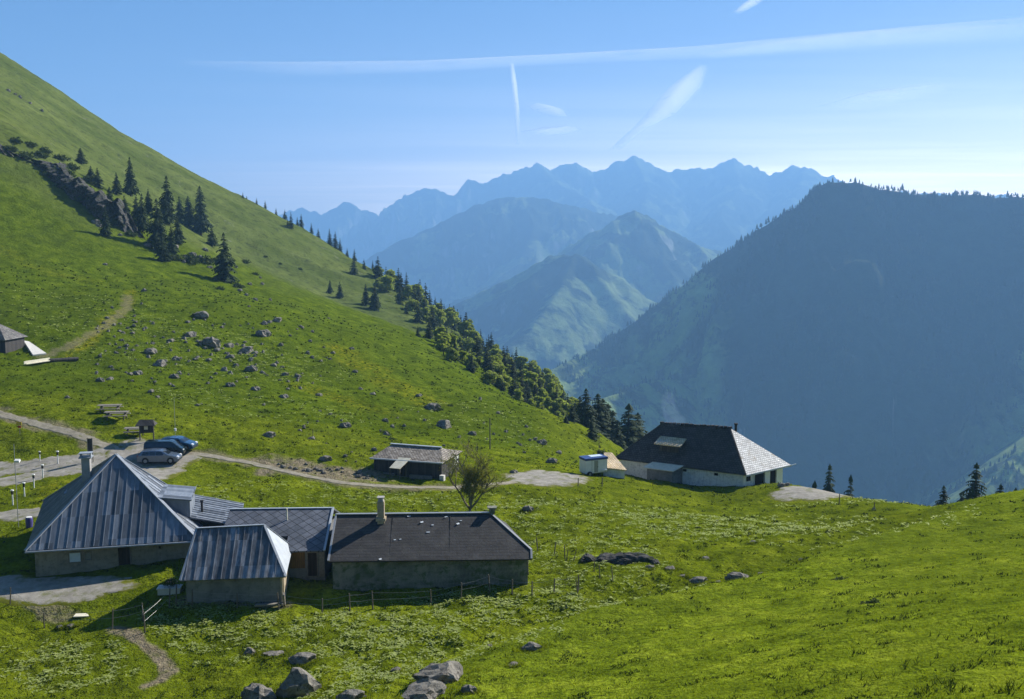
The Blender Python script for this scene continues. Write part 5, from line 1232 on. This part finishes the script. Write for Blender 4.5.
def pole(px, py, top, lab, mat='post_wood', r=.09, name='utility_pole', head=None, cat='pole'):
    g = G(px, py); h = at(px, top, g.y)[2]-g.z; t = empty(name, lab, cat, g); MB().tube([(0, 0, -.4), (0, 0, h)], [r, r*.75], 8).build('pole', M[mat], t)
    if head: head(t, h)
    return t
def insul(t, h): MB().tube([(0, 0, h*.36), (0, 0, h*.36+.3)], .14, 8).build('insulator', M['white_paint'], t)
pole(490, 449, 418, 'dark wooden pole alone on the slope right of the byre')
pole(599, 450, 0+430, 'short dark pole near the dark spruces', r=.06)
pole(176, 450, 397, 'thin pale pole with a white fitting behind the parked cars', 'steel', .03, head=insul)
pole(313, 438, 429, 'short dark stake on the slope above the earth heap', r=.05)
pole(18.5, 526, 444, 'thin tall metal mast at the left edge with a white lamp', 'steel', .035, 'mast', lambda t, h: MB().box((.22, 0, h*.80), (.42, .3, .2), 0, .3).build('lamp', M['white_paint'], t), 'mast')
def sign1():
    g = G(91, 462); t = empty('direction_sign', 'dark narrow panel between two posts behind the farmhouse chimney', 'sign', g)
    for x in (-.28, .25): MB().box((x, 0, 1.3), (.09, .09, 2.8)).build('post', M['grey_wood'], t)
    MB().box((-.02, 0, 1.75), (.42, .06, 1.7)).build('panel', M['dark_wood'], t)
sign1()
def sign2():
    g = G(20, 436); t = empty('hiking_sign', 'small yellow and red signpost on the grass near the left edge', 'sign', g); MB().tube([(0, 0, -.2), (0, 0, 1.5)], .04, 6).build('post', M['grey_wood'], t)
    MB().box((0, -.06, 1.25), (.6, .05, .35)).build('panel', M['yellow'], t); MB().box((.02, -.06, .85), (.35, .05, .25)).build('panel', M['red'], t)
sign2()
g0 = empty('bollard', 'b', 'bollard')
MB().tube([(0, 0, -.2), (0, 0, 1.25)], [.065, .06], 10).build('shaft', M['white_paint'], g0); MB().box((0, 0, 1.15), (.17, .16, .3)).build('band', M['black'], g0); MB().box((0, 0, 1.39), (.22, .2, .1)).build('cap', M['white_paint'], g0)
for i, (px, py, lab) in enumerate([(13, 506, 'white bollard with dark band, lowest left of the row by the roads'), (24.5, 496, 'white bollard, second from the lower left of the row'), (34, 486, 'white bollard in the middle of the row by the roads'), (43, 478, 'white bollard with dark cap at the edge of the lower road'), (58, 464, 'white bollard furthest right, between the two roads'), (40, 461, 'thin dark topped bollard beside the upper road')]):
    g = G(px, py)
    if i == 0: g0.location = g; g0['label'] = lab; g0['group'] = 'bollards along the gravel roads'
    else: copy_tree(g0, g, 0, 1.0 if i < 5 else .75, lab, 'bollards along the gravel roads')
def barrel():
    g = G(29.5, 527); t = empty('barrel', 'small violet blue barrel beside the corner of the big farmhouse', 'barrel', g); MB().tube([(0, 0, -.1), (0, 0, .1), (0, 0, .45), (0, 0, .75), (0, 0, .82)], [.26, .28, .3, .28, .25], 14).build('body', M['barrel'], t); MB().tube([(0, 0, .821), (0, 0, .86)], .24, 14).build('lid', M['white_paint'], t)
M['barrel'] = mat_simple('violet_plastic', (.08, .07, .26), .4, .5, 0, .1, 3); barrel()
# blue topped trailer
def trailer():
    a = G(582, 475.5); b = G(604, 473.5); d = b-a; rz = math.atan2(d.y, d.x)*.4; L = 2.9; c = (a+b)/2; t = empty('trailer', 'small white trailer hut with a blue roof parked left of the chalet', 'trailer', (c.x, c.y, gz(c.x, c.y)), rz)
    MB().box((0, 0, 1.15), (L, 1.6, 1.55)).build('body', M['white_paint'], t); r = MB().box((0, 0, 2.06), (L+.12, 1.75, .26)).build('roof', M['blue_paint'], t); MB().box((.35, .2, 2.21), (L*.55, .9, .03)).build('roof_panel', M['shutter_white'], r)
    d_ = MB().box((-.05, -.812, 1.15), (.5, .03, 1.4)).build('door', M['steel'], t); MB().box((.14, -.84, 1.1), (.04, .04, .12)).build('handle', M['black'], d_)
    MB().box((-.62, -.812, 1.15), (.04, .02, 1.5)).build('seam', M['steel'], t)
    for sg in (-1, 1):
        w_ = MB().tube([(-.95, sg*.8, .30), (-.95, sg*1.0, .30)], .32, 16).build('wheel', M['black'], t); MB().tube([(-.95, sg*.79, .3), (-.95, sg*1.015, .3)], .16, 10).build('rim', M['steel'], w_)
    MB().box((0, 0, .32), (L, 1.2, .10)).build('chassis', M['steel'], t); MB().bar((L/2, 0, .33), (L/2+.8, 0, .33), .08).build('drawbar', M['steel'], t); MB().box((1.0, -.9, .62), (.8, .12, .12)).build('step', M['white_paint'], t)
trailer()
# log troughs near the hut, planter by the shed, planks
def trough():
    for i, (p, q, lab, m_) in enumerate([((25, 366), (49, 361.5), 'pale long wooden water trough on the hillside below the hut, left half', 'pale_lid'), ((50, 361.5), (78, 359.5), 'dark log lying end to end with the pale trough below the hut', 'dark_wood')]):
        a = G(*p); b = G(*q); a = a+Vector((0, 0, .3)); b = b+Vector((0, 0, .3)); o = (a+b)/2; m = MB()
        if i == 0:
            m.bar(a-o, b-o, .6, .12); 
            for s_ in (-.3, .3): m.bar(a-o+Vector((0, s_, .22)), b-o+Vector((0, s_, .22)), .08, .42)
        else: m.tube([a-o, b-o], .30, 9)
        x = m.build('water_trough' if i == 0 else 'log', M[m_]); x.location = o; tag(x, lab, 'trough' if i == 0 else 'log')
trough()
def planter():
    g = G(170, 594); t = empty('planter', 'white stone trough with small dark and pink flowers at the left of the shed', 'planter', g, .1); MB().box((0, 0, .22), (1.5, .7, .4)).box((0, 0, .46), (1.62, .8, .1)).build('basin', M['concrete'], t)
    r = np.random.RandomState(3); n = 260; p = r.randn(n, 3)*[.28, .14, .16]+[.05, 0, .78]; e = r.randn(n, 3)*.05; f = r.randn(n, 3)*.05
    npmesh('plants', np.stack([p-e, p+e, p+f], 1), 3, M['bush'], t); p = r.randn(50, 3)*[.22, .12, .1]+[.1, -.05, .95]; e = r.randn(50, 3)*.04; f = r.randn(50, 3)*.04; npmesh('flowers', np.stack([p-e, p+e, p+f], 1), 3, M['pink'], t)
M['pink'] = mat_simple('pink_petals', (.6, .3, .32), .7, .2, 0, .2, 3, 0); planter()
g = G(83, 616); o = MB().box((0, 0, .06), (1.1, .55, .07), .1).build('board', M['pale_lid']); o.location = g; tag(o, 'pale flat board lying in the grass at the lower left', 'board')
# earth heap with stones behind the path
def heap():
    pts = ROADS['side_path'][0]; rr2 = random.Random(2)
    for i in range(34):
        px = 276+92*rr2.random(); py = 463+ (px-276)*.11 + rr2.uniform(-2, 5)
        rock(px, py, rr2.uniform(3, 7), 'small pale stone on the bare earth heap beside the farm track', 'stones on the earth heap', y0=80, name='stone')
heap()
# fences
def fence(name, lab, pts, h=1.15, wires=(1.0, .6), r=.055, tilt=.06, y0=30):
    G_ = [G(*p) for p in pts]; o = G_[0]; t = empty(name, lab, 'fence', o); rf = random.Random(len(pts)*7+int(pts[0][0])); tops = []
    for g in G_:
        hh = h*rf.uniform(.85, 1.15); tp = Vector((rf.gauss(0, tilt), rf.gauss(0, tilt), hh)); MB().tube([g-o+Vector((0, 0, -.3)), g-o+tp], [r, r*.8], 6).build('post', M['post_wood'], t); tops.append((g-o, tp))
    for wz in wires:
        m = MB(); pp = []
        for i, (b, tp) in enumerate(tops): 
            pp.append(b+tp*wz*.9)
            if i < len(tops)-1: nb, nt = tops[i+1]; pp.append((b+tp*wz*.9+nb+nt*wz*.9)/2-Vector((0, 0, .06)))
        m.tube(pp, .008, 4).build('wire', M['wire'], t)
    return t
fence('wire_fence', 'thin post and wire fence running in front of the shed and the long barn', [(192, 607), (237, 607), (279, 607), (322, 609), (350, 608), (373, 605), (431, 600), (461, 598), (490, 594), (512, 594), (532, 595), (554, 592), (578, 589)])
fence('wire_fence', 'post and wire fence at the lower left crossing the worn path', [(10, 604), (44, 624), (112, 629), (143, 622), (145, 632), (169, 607), (176, 605)], 1.3)
fence('wire_fence', 'short line of thin dark stakes around the dark outcrop', [(566, 562), (573, 563), (594, 571), (600, 580), (613, 582), (578, 590)], 1.0, (), .035, .12)
fence('wire_fence', 'few stakes in the meadow right of the long barn end', [(538, 552), (554, 556), (565, 560), (528, 576)], 1.1, (), .045, .06)
for px, py, h, lab in [(602, 486, 1.0, 'short fence post in the grass below the trailer'), (578, 486, .9, 'short fence post at the edge of the yard below the trailer'), (839, 505, 1.2, 'wooden stake at the edge of the gravel yard right of the chalet'), (874, 508, .7, 'stub of a dark post near the right rim')]:
    g = G(px, py); o = MB().tube([(0, 0, -.3), (.03, 0, h)], [.06, .05], 6).build('fence_post', M['post_wood']); o.location = g; tag(o, lab, 'post')
# odds beside the chalet
for px, py, s_, lab in [(781, 487, .7, 'pale heap of things against the right end of the chalet'), (787, 486, .5, 'small pale sack at the far corner of the chalet')]:
    g = G(px, py); o = bpy.data.objects.new('sack', RM[2]); COL.objects.link(o); o.location = g+Vector((0, 0, .2)); o.scale = (s_, s_*.7, s_*.7); tag(o, lab, 'sack')

# ------------------------------------------------------------------ contrails high above the haze, real ribbons of ice cloud
def mat_trail():
    m = bpy.data.materials.new('ice_trail'); m.use_nodes = True; t = m.node_tree; t.nodes.clear(); N = t.nodes.new; out = N('ShaderNodeOutputMaterial'); tc = N('ShaderNodeTexCoord'); sep = N('ShaderNodeSeparateXYZ'); t.links.new(tc.outputs['UV'], sep.inputs[0])
    def mth(op, a, b=0.0, c=False):
        n = N('ShaderNodeMath'); n.operation = op; n.use_clamp = c
        for i, v in enumerate((a, b)):
            if isinstance(v, (int, float)): n.inputs[i].default_value = v
            else: t.links.new(v, n.inputs[i])
        return n.outputs[0]
    nz = N('ShaderNodeTexNoise'); nz.inputs['Scale'].default_value = 1; nz.inputs['Detail'].default_value = 6; mp = N('ShaderNodeMapping'); mp.inputs['Scale'].default_value = (13, 1.9, 1); t.links.new(tc.outputs['UV'], mp.inputs[0]); t.links.new(mp.outputs[0], nz.inputs['Vector'])
    lw = N('ShaderNodeLayerWeight'); lw.inputs['Blend'].default_value = .5
    edge = mth('SUBTRACT', 1.0, mth('ABSOLUTE', mth('SUBTRACT', mth('MULTIPLY', sep.outputs[1], 2.0), 1.0)), True); ends = mth('MULTIPLY', mth('MULTIPLY', sep.outputs[0], mth('SUBTRACT', 1.0, sep.outputs[0])), 4.0, True)
    a = mth('MULTIPLY', mth('MULTIPLY', mth('POWER', edge, .6), mth('POWER', ends, .6)), mth('SUBTRACT', mth('MULTIPLY', nz.outputs['Fac'], 5.0), 1.1, True), True)
    at_ = N('ShaderNodeObjectInfo'); a = mth('MULTIPLY', a, at_.outputs['Alpha'], True)
    d = N('ShaderNodeBsdfDiffuse'); d.inputs[0].default_value = (.98, .98, .98, 1); tl = N('ShaderNodeBsdfTranslucent'); tl.inputs[0].default_value = (.92, .94, .96, 1); ms = N('ShaderNodeMixShader'); ms.inputs[0].default_value = .9; t.links.new(d.outputs[0], ms.inputs[1]); t.links.new(tl.outputs[0], ms.inputs[2])
    tr = N('ShaderNodeBsdfTransparent'); mx = N('ShaderNodeMixShader'); t.links.new(a, mx.inputs[0]); t.links.new(tr.outputs[0], mx.inputs[1]); t.links.new(ms.outputs[0], mx.inputs[2]); t.links.new(mx.outputs[0], out.inputs[0]); return m
MT = mat_trail()
def trail(name, pts, widths, alpha, lab, cat='contrail', alt=9000.):
    """closed flattened band lying on the cloud level; picked along sight lines, metres wide"""
    P = []
    for (px, py) in pts:
        q = at(px, py, 1.0); k = (alt)/(q[2]-CAMZ); P.append(Vector((q[0]*k, k, CAMZ+alt)))
    n = 40; s = np.linspace(0, len(P)-1, n); C = [P[int(min(a, len(P)-1.001))].lerp(P[int(min(a, len(P)-1.001))+1], a-int(min(a, len(P)-1.001))) for a in s]
    V = []; U = []; fs = []; us = []; m = 8
    for i in range(n):
        d = (C[min(i+1, n-1)]-C[max(i-1, 0)]); d.z = 0; d.normalize(); side = Vector((-d.y, d.x, 0)); w_ = np.interp(i/(n-1), np.linspace(0, 1, len(widths)), widths)
        for j in range(m+1): f = j/m; V.append(C[i]+side*(f-.5)*w_+Vector((0, 0, math.sin(f*math.pi)*w_*.12))); U.append((i/(n-1), f))
    for i in range(n-1):
        for j in range(m): q = (i*(m+1)+j, (i+1)*(m+1)+j, (i+1)*(m+1)+j+1, i*(m+1)+j+1); fs.append(q); us.append([U[a] for a in q])
    o = C[n//2]; mb = MB(); mb.add([v-o for v in V], fs, us); ob = mb.build(name, MT, None, True); ob.location = o; ob.color = (1, 1, 1, alpha); tag(ob, lab, cat); return ob
trail('contrail', [(511.5, 62), (514, 82), (517, 110), (518, 146)], (260, 360, 400, 450), 1.0, 'thin vertical vapour trail high above the middle of the far range')
trail('contrail', [(702, 66), (684, 88), (660, 115), (640, 128), (612, 152)], (700, 2200, 2400, 1300, 1500), 1.0, 'broad slanting vapour trail above the highest peak')
trail('contrail', [(536, 106), (548, 110), (563, 119)], (1800, 2400, 1200), .8, 'short faint vapour streak right of the thin vertical trail')
trail('contrail', [(528, 135), (550, 133), (572, 129)], (3400, 4600, 2400), 1.0, 'short bright smear of cloud right of the thin vertical trail')
trail('cirrus_streak', [(180, 64), (300, 71), (420, 68), (560, 60), (700, 54), (860, 44), (1080, 32)], (1200, 3800, 3000, 2400, 3000, 4600, 3600), .28, 'long faint cirrus streak crossing the sky above all the peaks', 'cloud')
trail('cirrus_streak', [(700, 58), (780, 48), (900, 38), (1060, 28)], (1200, 2500, 3600, 4400), .25, 'second cirrus streak fanning out towards the upper right', 'cloud')
trail('cirrus_streak', [(820, 112), (880, 100), (940, 88)], (3000, 5200, 2600), .40, 'small faint cirrus wisp above the wooded mountain', 'cloud')
trail('cirrus_streak', [(735, 14), (750, 4), (764, -6)], (400, 700, 500), .55, 'tiny cloud wisp at the top edge', 'cloud')

# ------------------------------------------------------------------ faint smoke over the chalet ridge
def smoke():
    import bmesh
    bm = bmesh.new()
    for (px, py, Y, rx, rz_) in ((676, 420, 125, 1.3, .8), (671, 413, 126.5, 1.1, 1.3), (668, 403, 128, 1.0, 1.6)):
        c = at(px, py, Y); bmesh.ops.create_icosphere(bm, subdivisions=3, radius=1, matrix=Matrix.Translation(Vector(c)) @ Matrix.Diagonal((rx, rx, rz_, 1)))
    me = bpy.data.meshes.new('smoke'); bm.to_mesh(me); bm.free(); m = bpy.data.materials.new('wood_smoke'); m.use_nodes = True; t = m.node_tree; t.nodes.clear()
    o_ = t.nodes.new('ShaderNodeOutputMaterial'); p = t.nodes.new('ShaderNodeVolumePrincipled'); p.inputs['Color'].default_value = (.55, .7, 1, 1); p.inputs['Density'].default_value = .05; t.links.new(p.outputs[0], o_.inputs['Volume'])
    me.materials.append(m); o = bpy.data.objects.new('smoke', me); COL.objects.link(o); o['kind'] = 'stuff'; o['label'] = 'thin blue smoke drifting over the ridge of the chalet'
smoke()
